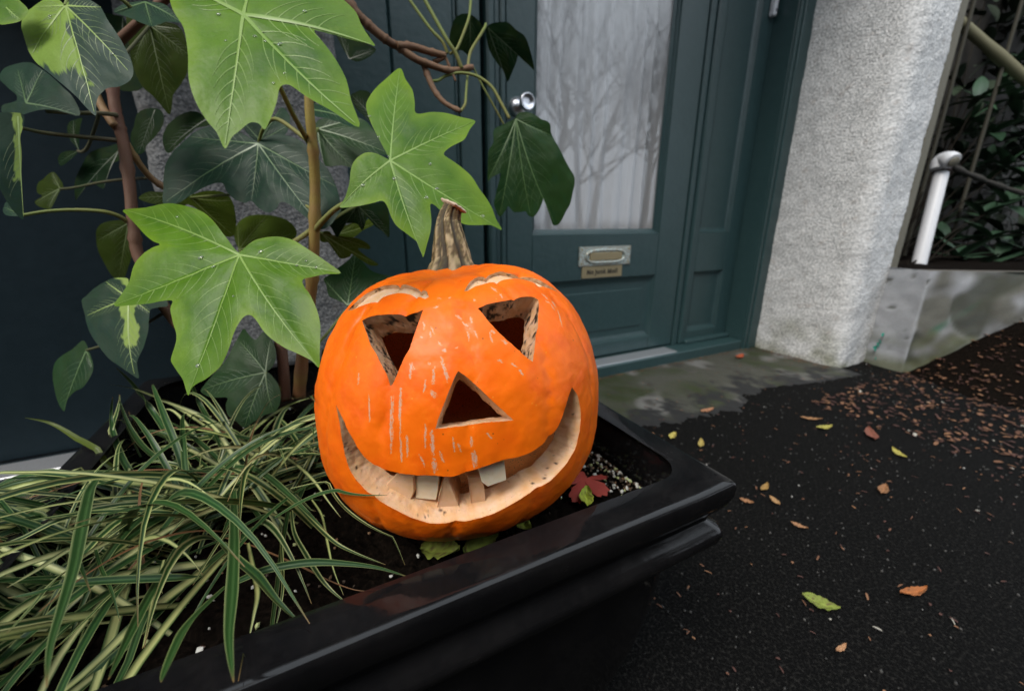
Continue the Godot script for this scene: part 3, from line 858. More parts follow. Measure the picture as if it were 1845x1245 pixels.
func street_trees() -> void:
	# bare trees across the way: the door glass mirrors them
	var spots := [[Vector3(4.9, 0, 5.4), 6.5, 0.10, "slim bare tree across the way mirrored at the left of the door glass"], [Vector3(6.6, 0, 6.6), 7.5, 0.10, "bare tree across the way mirrored in the middle of the door glass"], [Vector3(9.2, 0, 7.0), 8.0, 0.11, "tall bare tree across the way mirrored at the right of the door glass"], [Vector3(11.5, 0, 12.5), 11.0, 0.17, "big bare tree far across the way mirrored in the door glass"]]
	var s := 5
	for q in spots:
		var r2 := RandomNumberGenerator.new()
		r2.seed = s
		s += 3
		var t := thing("bare_tree", q[3], "tree", q[0], "bare trees across the way")
		var trunk := Mb.new()
		var tw := Mb.new()
		branch(trunk, tw, q[0] + Vector3(0, -0.05, 0), Vector3(0, 1, 0), q[1] * 0.52, q[2], 0, r2)
		part(t, "trunk", trunk, M.tree_bark)
		part(t, "crown", tw, M.tree_bark)
	# added hedge, out of view left of the trees: it blocks low frontal sky
	var hd := thing("added_hedge", "dark clipped evergreen hedge added out of view to block frontal sky", "hedge", Vector3(-2.4, 0, 2.1))
	var core := Mb.new()
	core.box(Vector3(-8.0, 0.0, 1.75), Vector3(1.8, 2.55, 2.6), 0.1)
	part(hd, "branches", core, M.tree_bark)
	var lm2 := plank_leaf(0.10, 0.05).done()
	var hr3 := RandomNumberGenerator.new()
	hr3.seed = 5
	var mm := MultiMesh.new()
	mm.transform_format = MultiMesh.TRANSFORM_3D
	mm.use_colors = true
	mm.mesh = lm2
	mm.instance_count = 9000
	for k in 9000:
		var p := Vector3(hr3.randf_range(-8.1, 1.9), hr3.randf_range(0.03, 2.6), 1.72 + hr3.randf_range(-0.09, 0.05)) - og
		if k % 4 == 0: p = Vector3(hr3.randf_range(-8.1, 1.9), 2.56 + hr3.randf_range(-0.05, 0.09), hr3.randf_range(1.7, 2.65)) - og
		elif k % 9 == 1: p = Vector3(1.82 + hr3.randf_range(-0.05, 0.07), hr3.randf_range(0.03, 2.6), hr3.randf_range(1.7, 2.65)) - og
		var v := hr3.randf_range(0.6, 1.3)
		mm.set_instance_transform(k, Transform3D(Basis(Vector3.UP, hr3.randf() * TAU) * Basis(Vector3.RIGHT, hr3.randf_range(-1.4, 0.7)), p))
		mm.set_instance_color(k, Color(0.02 * v, 0.042 * v, 0.016 * v))
	var hl := MultiMeshInstance3D.new()
	hl.name = "foliage"
	hl.multimesh = mm; hl.material_override = M.litter
	hl.set_meta("kind", "stuff")
	hd.add_child(hl)

# ---------------------------------------------------------------- planter
func square_ring(mb: Mb, cx: float, cz: float, h: float, rc: float, y: float, per := 14) -> int:
	var cnt := 0
	for k in 4:
		var a0 := PI * 0.5 * k
		var cc := Vector2(cos(a0 + PI / 4), sin(a0 + PI / 4)) * sqrt(2.0) * (h - rc)
		for s in 7:
			var a := a0 + PI * 0.5 * s / 6.0
			var q := cc + Vector2(cos(a), sin(a)) * rc
			mb.p(Vector3(cx + q.x, y + 0.0007 * nz.get_noise_3d(q.x * 14.0, y * 30.0, q.y * 14.0), cz + q.y)); cnt += 1
		var b0 := cc + Vector2(cos(a0 + PI / 2), sin(a0 + PI / 2)) * rc
		var b1 := Vector2(cos(a0 + 3 * PI / 4), sin(a0 + 3 * PI / 4)) * sqrt(2.0) * (h - rc) + Vector2(cos(a0 + PI / 2), sin(a0 + PI / 2)) * rc
		for s in range(1, per):
			var q := b0.lerp(b1, float(s) / per)
			mb.p(Vector3(cx + q.x, y + 0.0007 * nz.get_noise_3d(q.x * 14.0, y * 30.0, q.y * 14.0), cz + q.y)); cnt += 1
	return cnt

func ring_loft(prof: Array) -> Mb:
	var mb := Mb.new()
	var n := 0
	for q in prof: n = square_ring(mb, 0.0455, -0.482, 0.2875 + q[0], q[2], RIM + q[1])
	mb.grid(0, prof.size(), n, false, true)
	return mb

func planter() -> void:
	var t := thing("planter", "square black glazed planter with stepped rim, holding the carved pumpkin", "planter", Vector3(0.0455, 0, -0.482))
	part(t, "rim", ring_loft([[-0.03, -0.075, 0.03], [-0.026, -0.012, 0.032], [-0.0265, -0.004, 0.032], [-0.0285, -0.0012, 0.031], [-0.0325, 0.0004, 0.03], [-0.02, 0.0, 0.02], [-0.008, -0.0012, 0.01], [-0.0035, -0.0016, 0.006], [-0.001, -0.0035, 0.004], [0.0, -0.0075, 0.003], [-0.0002, -0.016, 0.004], [-0.0015, -0.024, 0.01], [-0.005, -0.031, 0.012], [-0.0105, -0.036, 0.014], [-0.0125, -0.041, 0.015], [-0.011, -0.0455, 0.015], [-0.0055, -0.05, 0.014], [-0.0015, -0.0545, 0.014], [0.0, -0.0595, 0.014], [-0.0015, -0.066, 0.015], [-0.007, -0.0725, 0.018], [-0.018, -0.078, 0.022], [-0.03, -0.0805, 0.026]]), M.glaze)
	var body := []
	for k in 15:
		var f := k / 14.0
		body.append([-0.03 - 0.05 * pow(f, 1.3) + 0.006 * sin(f * PI), -0.0805 - (RIM - 0.0805) * f, 0.03])
	body.append([-0.10, -RIM, 0.03])
	part(t, "body", ring_loft(body), M.glaze)
	# soil
	var s := Mb.new()
	var n := 170
	for r in n:
		for q in n:
			var x := 0.0455 + lerpf(-0.2595, 0.2595, float(q) / (n - 1))
			var z := -0.482 + lerpf(-0.2595, 0.2595, float(r) / (n - 1))
			var y := SOIL - 0.004 + 0.006 * nz.get_noise_2d(x * 14.0, z * 14.0) + 0.006 * nz.get_noise_2d(x * 60.0, z * 60.0)
			s.p(Vector3(x, y, z))
	s.grid(0, n, n)
	var so := single("potting_soil", "dark potting soil filling the black planter", "soil", s, M.soil, Vector3(0.0455, SOIL, -0.482))
	so.set_meta("kind", "stuff")
	# perlite and crumbs
	scatter("perlite", "white and greenish perlite crumbs on the potting soil", "perlite", 900, func(k):
		var p := Vector3(0.0455 + rng.randf_range(-0.255, 0.255), 0, -0.482 + rng.randf_range(-0.255, 0.255))
		if k < 240: p = Vector3(0.29 + rng.randfn(0, 0.014), 0, -0.305 + rng.randfn(0, 0.045))
		p.x = clampf(p.x, -0.20, 0.298); p.z = clampf(p.z, -0.73, -0.228)
		p.y = SOIL + 0.0015 + 0.006 * nz.get_noise_2d(p.x * 14.0, p.z * 14.0) - 0.002
		var g := rng.randf()
		var c := Color(0.5, 0.5, 0.46) if g < 0.3 else (Color(0.4, 0.45, 0.2) if g < 0.42 else (Color(0.06, 0.04, 0.025) if g < 0.8 else Color(0.16, 0.09, 0.045)))
		var sz := rng.randf_range(0.5, 1.0) if g > 0.42 else rng.randf_range(0.4, 1.5)
		return [p, Basis(Vector3(rng.randf(), rng.randf(), rng.randf()).normalized(), rng.randf() * TAU) * Basis.from_scale(Vector3(1, rng.randf_range(0.4, 1), rng.randf_range(0.6, 1.2)) * sz * 0.0019), c], pebble())

func pebble() -> ArrayMesh:
	var s := SphereMesh.new()
	s.radius = 1.0; s.height = 2.0; s.radial_segments = 7; s.rings = 4
	var a := s.get_mesh_arrays()
	var vv: PackedVector3Array = a[Mesh.ARRAY_VERTEX]
	for k in vv.size(): vv[k] *= 1.0 + 0.75 * nz.get_noise_3dv(vv[k] * 1.3)
	a[Mesh.ARRAY_VERTEX] = vv
	var m := ArrayMesh.new()
	m.add_surface_from_arrays(Mesh.PRIMITIVE_TRIANGLES, a)
	return m

func scatter(nm: String, label: String, cat: String, n: int, fn: Callable, mesh: Mesh) -> void:
	var mm := MultiMesh.new()
	mm.transform_format = MultiMesh.TRANSFORM_3D
	mm.use_colors = true
	mm.mesh = mesh
	mm.instance_count = n
	for k in n:
		var q: Array = fn.call(k)
		mm.set_instance_transform(k, Transform3D(q[1], q[0]))
		mm.set_instance_color(k, q[2])
	var o := MultiMeshInstance3D.new()
	o.name = numbered(nm)
	o.multimesh = mm
	o.material_override = M.litter
	add_child(o)
	o.set_meta("label", label); o.set_meta("category", cat); o.set_meta("kind", "stuff")

# ---------------------------------------------------------------- pumpkin
const PC := Vector3(0.124411,0.422558,-0.359018)
const PA := Vector3(-0.054372,0.998509,-0.004923)
const P1 := Vector3(0.998521,0.054373,-0.000000)
const P2 := Vector3(-0.000268,0.004915,0.999988)
const FA := Vector3(-0.296674,0.423131,0.856122)
const FR := Vector3(0.944875,-0.000000,0.327430)
const FU := Vector3(0.138546,0.906068,-0.399806)
const R0 := 1.9
var HOLES := {"left_eye": [-0.5545,0.5163,-0.5338,0.5215,-0.5131,0.5266,-0.4878,0.5286,-0.4544,0.5255,-0.4164,0.5191,-0.3797,0.5123,-0.3456,0.5051,-0.3129,0.4973,-0.2836,0.4913,-0.2585,0.4878,-0.2369,0.486,-0.2184,0.4861,-0.2041,0.4886,-0.1929,0.4928,-0.1817,0.4971,-0.1854,0.4827,-0.1891,0.4682,-0.1937,0.4517,-0.2001,0.4311,-0.2075,0.4084,-0.2143,0.3873,-0.2199,0.3695,-0.2249,0.3533,-0.23,0.3373,-0.235,0.3209,-0.24,0.3048,-0.2464,0.2895,-0.2554,0.2752,-0.2657,0.2617,-0.2747,0.2493,-0.2809,0.239,-0.2859,0.2298,-0.2917,0.2189,-0.2995,0.2045,-0.3081,0.1885,-0.3163,0.1736,-0.3236,0.1606,-0.3306,0.1486,-0.3377,0.1385,-0.345,0.1309,-0.3523,0.1251,-0.3597,0.1193,-0.3622,0.1373,-0.3647,0.1553,-0.3695,0.1737,-0.3779,0.1927,-0.3885,0.212,-0.3995,0.2317,-0.4101,0.2521,-0.421,0.2729,-0.4324,0.2928,-0.4448,0.311,-0.4577,0.3284,-0.4695,0.3467,-0.4794,0.3672,-0.4882,0.3886,-0.497,0.4091,-0.5059,0.4276,-0.5148,0.4451,-0.524,0.4626,-0.5339,0.4805,-0.5442,0.4984], "right_eye": [0.0952,0.4812,0.1123,0.491,0.1295,0.5008,0.1475,0.5097,0.1668,0.5171,0.187,0.5235,0.2075,0.53,0.2275,0.5364,0.2478,0.5427,0.2703,0.5503,0.2966,0.5606,0.3251,0.572,0.3525,0.5813,0.3789,0.5875,0.4042,0.5915,0.4251,0.5928,0.4391,0.5901,0.4487,0.5847,0.4583,0.5792,0.4538,0.555,0.4492,0.5309,0.4443,0.5067,0.4383,0.4816,0.4319,0.4565,0.4266,0.4342,0.4237,0.417,0.4218,0.4027,0.4186,0.3873,0.4126,0.3692,0.4051,0.35,0.3982,0.3305,0.3925,0.3112,0.3873,0.2917,0.3823,0.2711,0.3773,0.249,0.3725,0.2258,0.3676,0.2027,0.3523,0.2126,0.337,0.2225,0.3201,0.2348,0.3003,0.2512,0.2789,0.2699,0.2584,0.2881,0.2399,0.3043,0.2223,0.32,0.205,0.3367,0.1871,0.3556,0.1696,0.3755,0.1544,0.3938,0.1426,0.4094,0.1331,0.4234,0.1248,0.4362,0.1172,0.4484,0.1107,0.4596,0.1053,0.4685,0.1012,0.4742,0.0982,0.4777], "nose": [-0.0141,0.1634,-0.0025,0.1553,0.0091,0.1471,0.0211,0.138,0.0331,0.1282,0.0456,0.1175,0.0599,0.104,0.0768,0.0865,0.0955,0.0663,0.1154,0.0454,0.1364,0.0244,0.1586,0.0027,0.182,-0.0194,0.2068,-0.0421,0.2328,-0.0653,0.2587,-0.0885,0.2093,-0.0882,0.1599,-0.0879,0.1128,-0.0887,0.0695,-0.0916,0.0284,-0.0956,-0.0125,-0.0991,-0.054,-0.1013,-0.0954,-0.1029,-0.1368,-0.1046,-0.1304,-0.0872,-0.1241,-0.0698,-0.1168,-0.0513,-0.1083,-0.0314,-0.099,-0.0104,-0.0888,0.0122,-0.0769,0.0383,-0.0642,0.0659,-0.053,0.0901,-0.0445,0.1086,-0.0375,0.1235,-0.0311,0.1363,-0.0251,0.1467,-0.0196,0.1551], "mouth": [-0.7374,0.0504,-0.7266,0.0302,-0.7159,0.0101,-0.7049,-0.01,-0.6939,-0.0295,-0.6828,-0.0489,-0.6707,-0.0693,-0.6565,-0.0916,-0.6412,-0.1148,-0.6278,-0.1375,-0.6185,-0.159,-0.6109,-0.1799,-0.6008,-0.2007,-0.5867,-0.2222,-0.5701,-0.2436,-0.5511,-0.2633,-0.5302,-0.2808,-0.507,-0.2966,-0.4804,-0.31,-0.4494,-0.3206,-0.4151,-0.3288,-0.3792,-0.3355,-0.3416,-0.3406,-0.3025,-0.3441,-0.2642,-0.3472,-0.2265,-0.3497,-0.1896,-0.3517,-0.1559,-0.3545,-0.1268,-0.3598,-0.1009,-0.3658,-0.0768,-0.3685,-0.0553,-0.3657,-0.0355,-0.3595,-0.0139,-0.3527,0.0095,-0.3462,0.0348,-0.3391,0.0663,-0.3307,0.1083,-0.3198,0.1566,-0.3077,0.2028,-0.2979,0.2435,-0.2935,0.282,-0.2913,0.3204,-0.2858,0.3618,-0.2737,0.403,-0.2581,0.4362,-0.2431,0.4561,-0.2297,0.4681,-0.2168,0.4804,-0.2049,0.4961,-0.1963,0.5121,-0.1888,0.5279,-0.1762,0.5439,-0.1552,0.5597,-0.1291,0.5737,-0.1017,0.5843,-0.0738,0.593,-0.0446,0.6031,-0.0153,0.616,0.0137,0.6303,0.0427,0.6445,0.0718,0.6651,0.0571,0.6858,0.0424,0.7052,0.0213,0.7245,-0.0104,0.7425,-0.0486,0.7551,-0.0871,0.7601,-0.1232,0.7596,-0.1595,0.7556,-0.1984,0.7497,-0.2426,0.7403,-0.2893,0.7249,-0.3321,0.7014,-0.3686,0.6717,-0.4011,0.6397,-0.4301,0.6062,-0.4558,0.5703,-0.478,0.5325,-0.4968,0.492,-0.5105,0.4496,-0.5208,0.4078,-0.5333,0.3686,-0.5504,0.3301,-0.5697,0.2888,-0.5893,0.2421,-0.6099,0.1925,-0.6309,0.1445,-0.648,0.0998,-0.6593,0.0567,-0.6668,0.0136,-0.6724,-0.0306,-0.6769,-0.0746,-0.6795,-0.1164,-0.6802,-0.1546,-0.6793,-0.1905,-0.6765,-0.2261,-0.6705,-0.262,-0.6607,-0.2976,-0.6477,-0.3333,-0.6324,-0.3694,-0.6142,-0.4056,-0.5935,-0.4413,-0.573,-0.4773,-0.5533,-0.5128,-0.5337,-0.5454,-0.5142,-0.5732,-0.4961,-0.5981,-0.4781,-0.6227,-0.4564,-0.6498,-0.429,-0.6766,-0.3977,-0.6978,-0.3647,-0.7104,-0.3302,-0.7172,-0.2938,-0.7216,-0.2566,-0.7236,-0.2179,-0.7231,-0.1783,-0.7229,-0.1404,-0.7239,-0.1052,-0.7252,-0.0717,-0.7272,-0.0394,-0.7302,-0.0086,-0.7338,0.0209], "left_brow": [-0.7946,0.7173,-0.7641,0.7265,-0.7335,0.7357,-0.7047,0.7499,-0.6798,0.7745,-0.6566,0.804,-0.6299,0.827,-0.5972,0.8389,-0.5609,0.8443,-0.5231,0.8452,-0.4841,0.8436,-0.4434,0.8376,-0.4021,0.8232,-0.3587,0.7951,-0.3147,0.7586,-0.2746,0.7255,-0.2391,0.7011,-0.2075,0.6801,-0.1831,0.6583,-0.1692,0.634,-0.1625,0.6089,-0.1558,0.5838,-0.1623,0.5807,-0.1689,0.5777,-0.1754,0.5746,-0.1948,0.5908,-0.2142,0.6069,-0.2364,0.6219,-0.2632,0.6357,-0.2929,0.6484,-0.3229,0.6582,-0.3523,0.6644,-0.3819,0.6678,-0.412,0.6696,-0.4429,0.67,-0.4742,0.6687,-0.505,0.6662,-0.5345,0.6613,-0.5634,0.6553,-0.5935,0.652,-0.6255,0.6523,-0.6587,0.6553,-0.6923,0.6632,-0.7261,0.6781,-0.7604,0.6977], "right_brow": [0.0328,0.6232,0.0458,0.6537,0.0588,0.6843,0.0758,0.7129,0.0977,0.7379,0.1235,0.7609,0.1545,0.7852,0.1927,0.8121,0.2359,0.8402,0.2792,0.8683,0.3205,0.8621,0.3619,0.8559,0.4014,0.8494,0.4376,0.8429,0.472,0.836,0.5076,0.8276,0.5464,0.816,0.5863,0.8029,0.624,0.7916,0.6576,0.7839,0.6891,0.7779,0.7205,0.772,0.6931,0.7626,0.6658,0.7531,0.6335,0.7466,0.5926,0.7446,0.5468,0.7456,0.5023,0.7474,0.4616,0.7508,0.4223,0.755,0.3834,0.7557,0.3443,0.7512,0.3057,0.7433,0.2688,0.7327,0.2336,0.7185,0.2003,0.7017,0.17,0.6863,0.1436,0.6742,0.1204,0.6634,0.0995,0.6523,0.0816,0.6401,0.0661,0.6276,0.0506,0.6151,0.0447,0.6178,0.0387,0.6205]}
var TEETH := [[[-0.5393,-0.5009,-0.452,-0.4212,-0.3211,-0.4199,-0.3343,-0.5372,-0.418,-0.7066,-0.5169,-0.6646], 0.905, 0], [[-0.3232,-0.4334,-0.1619,-0.4324,-0.1827,-0.5546,-0.2024,-0.6301,-0.3556,-0.6232], 0.885, 1], [[-0.1359,-0.4551,-0.1037,-0.4463,-0.0815,-0.5323,-0.0432,-0.7045,-0.2086,-0.7107,-0.1784,-0.5753], 0.9, 0], [[0.0135,-0.4399,0.0952,-0.4483,0.1239,-0.545,0.1373,-0.6764,0.0364,-0.7336,0.0242,-0.5528], 0.9, 0], [[0.0707,-0.351,0.2304,-0.3205,0.2492,-0.4564,0.1292,-0.4865,0.095,-0.4512], 0.955, 1]]
var SCARS := [[-0.3414,0.1181,-0.3855,-0.2468,3.1], [-0.2953,0.1146,-0.32,-0.1278,2.4], [-0.32,-0.1278,-0.3285,-0.2752,2.1], [-0.2861,-0.12,-0.2994,-0.2941,1.5], [-0.1836,-0.0563,-0.2006,-0.211,1.2], [-0.1575,-0.0994,-0.16,-0.2487,2.7], [-0.16,-0.2487,-0.1553,-0.3449,4.3], [-0.0519,-0.1479,-0.0479,-0.2364,1.2], [-0.0286,-0.184,-0.0138,-0.2343,1.5], [0.0315,-0.1533,0.0424,-0.2252,2.1], [0.0424,-0.2252,0.0576,-0.3304,4], [0.1123,-0.1376,0.1427,-0.1755,0.9], [-0.2409,0.2079,-0.2479,0.1351,1.8], [-0.1289,0.1984,-0.1331,0.103,2.1], [-0.0953,0.2449,-0.0677,0.1228,2.4], [-0.0738,0.1626,-0.0598,0.1143,3.1], [-0.1724,0.1375,-0.1852,0.0501,1.2], [-0.1507,0.0761,-0.1195,0.0461,3.7], [-0.4758,0.1216,-0.4969,-0.0985,0.9], [-0.54,0.2086,-0.5478,0.1376,0.6], [-0.2334,-0.2285,-0.205,-0.3041,1.2], [-0.1278,-0.2142,-0.1068,-0.2887,0.9], [-0.1794,0.4404,-0.1728,0.3759,1.6], [-0.1382,0.4083,-0.1273,0.3539,0.8], [-0.1434,0.373,-0.141,0.3335,0.8], [-0.0144,0.4531,0.0112,0.4229,2], [0.0112,0.4229,0.0512,0.3711,1], [0.0356,0.3719,0.0481,0.3044,1.6], [0.0545,0.4376,0.0632,0.3998,0.8], [0.0618,0.3716,0.0904,0.3147,1], [0.146,0.3526,0.1558,0.2924,1.2], [0.2093,0.3146,0.2299,0.2873,2.3], [0.1818,0.6526,0.2176,0.6057,2.3], [0.2176,0.6057,0.242,0.5466,1.2], [0.5009,0.6445,0.5178,0.6185,0.8], [0.5078,0.5883,0.5452,0.5744,2], [0.5452,0.5744,0.5659,0.528,1], [0.2474,0.1959,0.2812,0.1744,1.2], [0.2812,0.1744,0.3093,0.129,1], [0.1755,0.2116,0.2081,0.2011,1.6], [-0.1286,0.4967,-0.0957,0.5143,2], [-0.1139,0.5653,-0.0851,0.5574,1.6], [-0.0513,0.562,-0.0371,0.5769,1], [0.0807,0.5528,0.0838,0.5167,1.6], [-0.1069,0.3194,-0.0866,0.2846,1.6], [-0.087,0.2745,-0.0615,0.2624,2.7], [-0.025,0.2813,-0.0049,0.2697,1.6], [-0.1915,0.3493,-0.1781,0.3315,1.2], [-0.2416,0.2191,-0.2264,0.1863,2], [-0.2425,0.1824,-0.2476,0.1361,1], [-0.1508,0.2162,-0.1469,0.1903,1.6], [0.1471,0.3646,0.1782,0.3423,1.2], [0.5952,0.5598,0.5976,0.4239,2], [0.5633,0.6158,0.5935,0.555,3], [0.5209,0.6481,0.5434,0.5859,2]]

func prho(d: Vector3, detail := true) -> float:
	var c := d.dot(PA)
	var s := sqrt(maxf(0.0, 1.0 - c * c))
	var r := pow(pow(s / 0.1339, 2.27836) + pow(absf(c) / (0.147558 if c > 0.0 else 0.10267), 2.27836), -1.0 / 2.27836)
	var ps := acos(clampf(c, -1, 1))
	r *= 1.0 - 0.12 * exp(-(ps / 0.32) * (ps / 0.32))
	r *= 1.0 + 0.045 * d.dot(Vector3(0.893, 0, 0.449)) * d.y
	if detail:
		var ph := atan2(d.dot(P2), d.dot(P1)) + 0.12 * sin(c * 2.0) + 0.06 * nz.get_noise_1d(c * 2.0)
		var rib := 1.0 - absf(sin(ph * 6.5))
		r *= 1.0 - 0.02 * pow(rib, 5.0) * smoothstep(0.02, 0.5, s) * (0.35 + 0.65 * absf(c) + 0.5 * clampf(-d.dot(FR), 0, 1))
		r *= 1.0 - 0.012 * rib * exp(-pow((ps - 0.36) / 0.2, 2.0))
		r += 0.0011 * nz.get_noise_3dv(d * 4.0) + 0.0003 * nz.get_noise_3dv(d * 16.0)
	return r

func chart(u: Vector2) -> Vector3:
	var ro := u.length()
	if ro < 1e-6: return FA
	return FA * cos(ro) + (FR * u.x + FU * u.y) / ro * sin(ro)

func pnormal(d: Vector3) -> Vector3:
	var t1 := d.cross(Vector3.UP if absf(d.y) < 0.9 else Vector3.RIGHT).normalized()
	var t2 := d.cross(t1)
	var e := 0.012
	var d1 := (d + t1 * e).normalized()
	var d2 := (d + t2 * e).normalized()
	var d3 := (d - t1 * e).normalized()
	var d4 := (d - t2 * e).normalized()
	var n := (d1 * prho(d1) - d3 * prho(d3)).cross(d2 * prho(d2) - d4 * prho(d4)).normalized()
	return n if n.dot(d) > 0.0 else -n

func thick(d: Vector3) -> float:
	return 0.022 + 0.022 * smoothstep(0.1, 0.75, -d.dot(PA))

func skin_texture() -> ImageTexture:
	var n := 1024
	var a := noise_bytes(n, 0.012, 21, 4)
	var b := noise_bytes(n, 0.06, 22, 3)
	var out := PackedByteArray()
	out.resize(n * n * 3)
	var c0 := lin(0.83, 0.142, 0.003)
	var c1 := lin(0.74, 0.098, 0.003)
	var c2 := lin(0.86, 0.185, 0.008)
	for k in n * n:
		var f := a[k] / 255.0
		var g := b[k] / 255.0
		var q := c0.lerp(c1, clampf((f - 0.4) * 1.6, 0, 1)).lerp(c2, clampf((g - 0.6) * 1.5, 0, 0.6))
		out[k * 3] = int(q.r * 255.0); out[k * 3 + 1] = int(q.g * 255.0); out[k * 3 + 2] = int(q.b * 255.0)
	var im := Image.create_from_data(n, n, false, Image.FORMAT_RGB8, out)
	var r2 := RandomNumberGenerator.new()
	r2.seed = 12
	var per := n / (2.0 * R0)
	for s in SCARS:
		var p0 := Vector2(s[0], s[1])
		var p1 := Vector2(s[2], s[3])
		var w: float = s[4] * 1.5
		var l := p0.distance_to(p1) * per
		var side := (p1 - p0).orthogonal().normalized()
		var strands := maxi(3, int(w * 1.5))
		for st in strands:
			var off := r2.randf_range(-0.5, 0.5) * w
			var f0 := r2.randf_range(0.0, 0.35)
			var f1 := r2.randf_range(0.6, 1.05)
			var ph := r2.randf() * 50.0
			for k in int(l * (f1 - f0) * 1.6):
				var f := f0 + (f1 - f0) * k / maxf(1.0, l * (f1 - f0) * 1.6)
				if nz.get_noise_2d(f * l * 0.25, ph) < -0.22: continue
				var q := p0.lerp(p1, f) * per + side * (off + 1.4 * nz.get_noise_2d(f * l * 0.09 + ph, 5.0))
				var x := int(n * 0.5 + q.x)
				var y := int(n * 0.5 - q.y)
				if x < 1 or y < 1 or x > n - 2 or y > n - 2: continue
				var col := lin(0.58, 0.38, 0.30).lerp(lin(0.56, 0.26, 0.16), r2.randf())
				im.set_pixel(x, y, im.get_pixel(x, y).lerp(col, r2.randf_range(0.6, 1.0)))
				if r2.randf() < 0.5: im.set_pixel(x + 1, y, im.get_pixel(x + 1, y).lerp(col, 0.6))
	for k in 420:   # warts, specks of dirt and pale freckles
		var q := Vector2(r2.randf_range(-1, 1), r2.randf_range(-1, 1)) * n * 0.46 + Vector2(n, n) * 0.5
		var col := lin(0.05, 0.03, 0.01) if r2.randf() < 0.25 else lin(0.85, 0.34, 0.07)
		var rr := r2.randi_range(0, 1)
		for dx in range(0, rr + 1):
			for dy in range(0, rr + 1): im.set_pixel(int(q.x) + dx, int(q.y) + dy, im.get_pixel(int(q.x) + dx, int(q.y) + dy).lerp(col, 0.55))
	return ImageTexture.create_from_image(im)

func dense(poly: PackedVector2Array, step: float, rag: float) -> PackedVector2Array:
	var out := PackedVector2Array()
	for k in poly.size():
		var a := poly[k]
		var b := poly[(k + 1) % poly.size()]
		var n: int = max(1, int(ceil(a.distance_to(b) / step)))
		for s in n:
			var q := a.lerp(b, float(s) / n)
			if s > 0: q += Vector2(nz.get_noise_2d(q.x * 60.0, q.y * 60.0), nz.get_noise_2d(q.x * 60.0 + 40.0, q.y * 60.0)) * rag
			out.append(q)
	return out

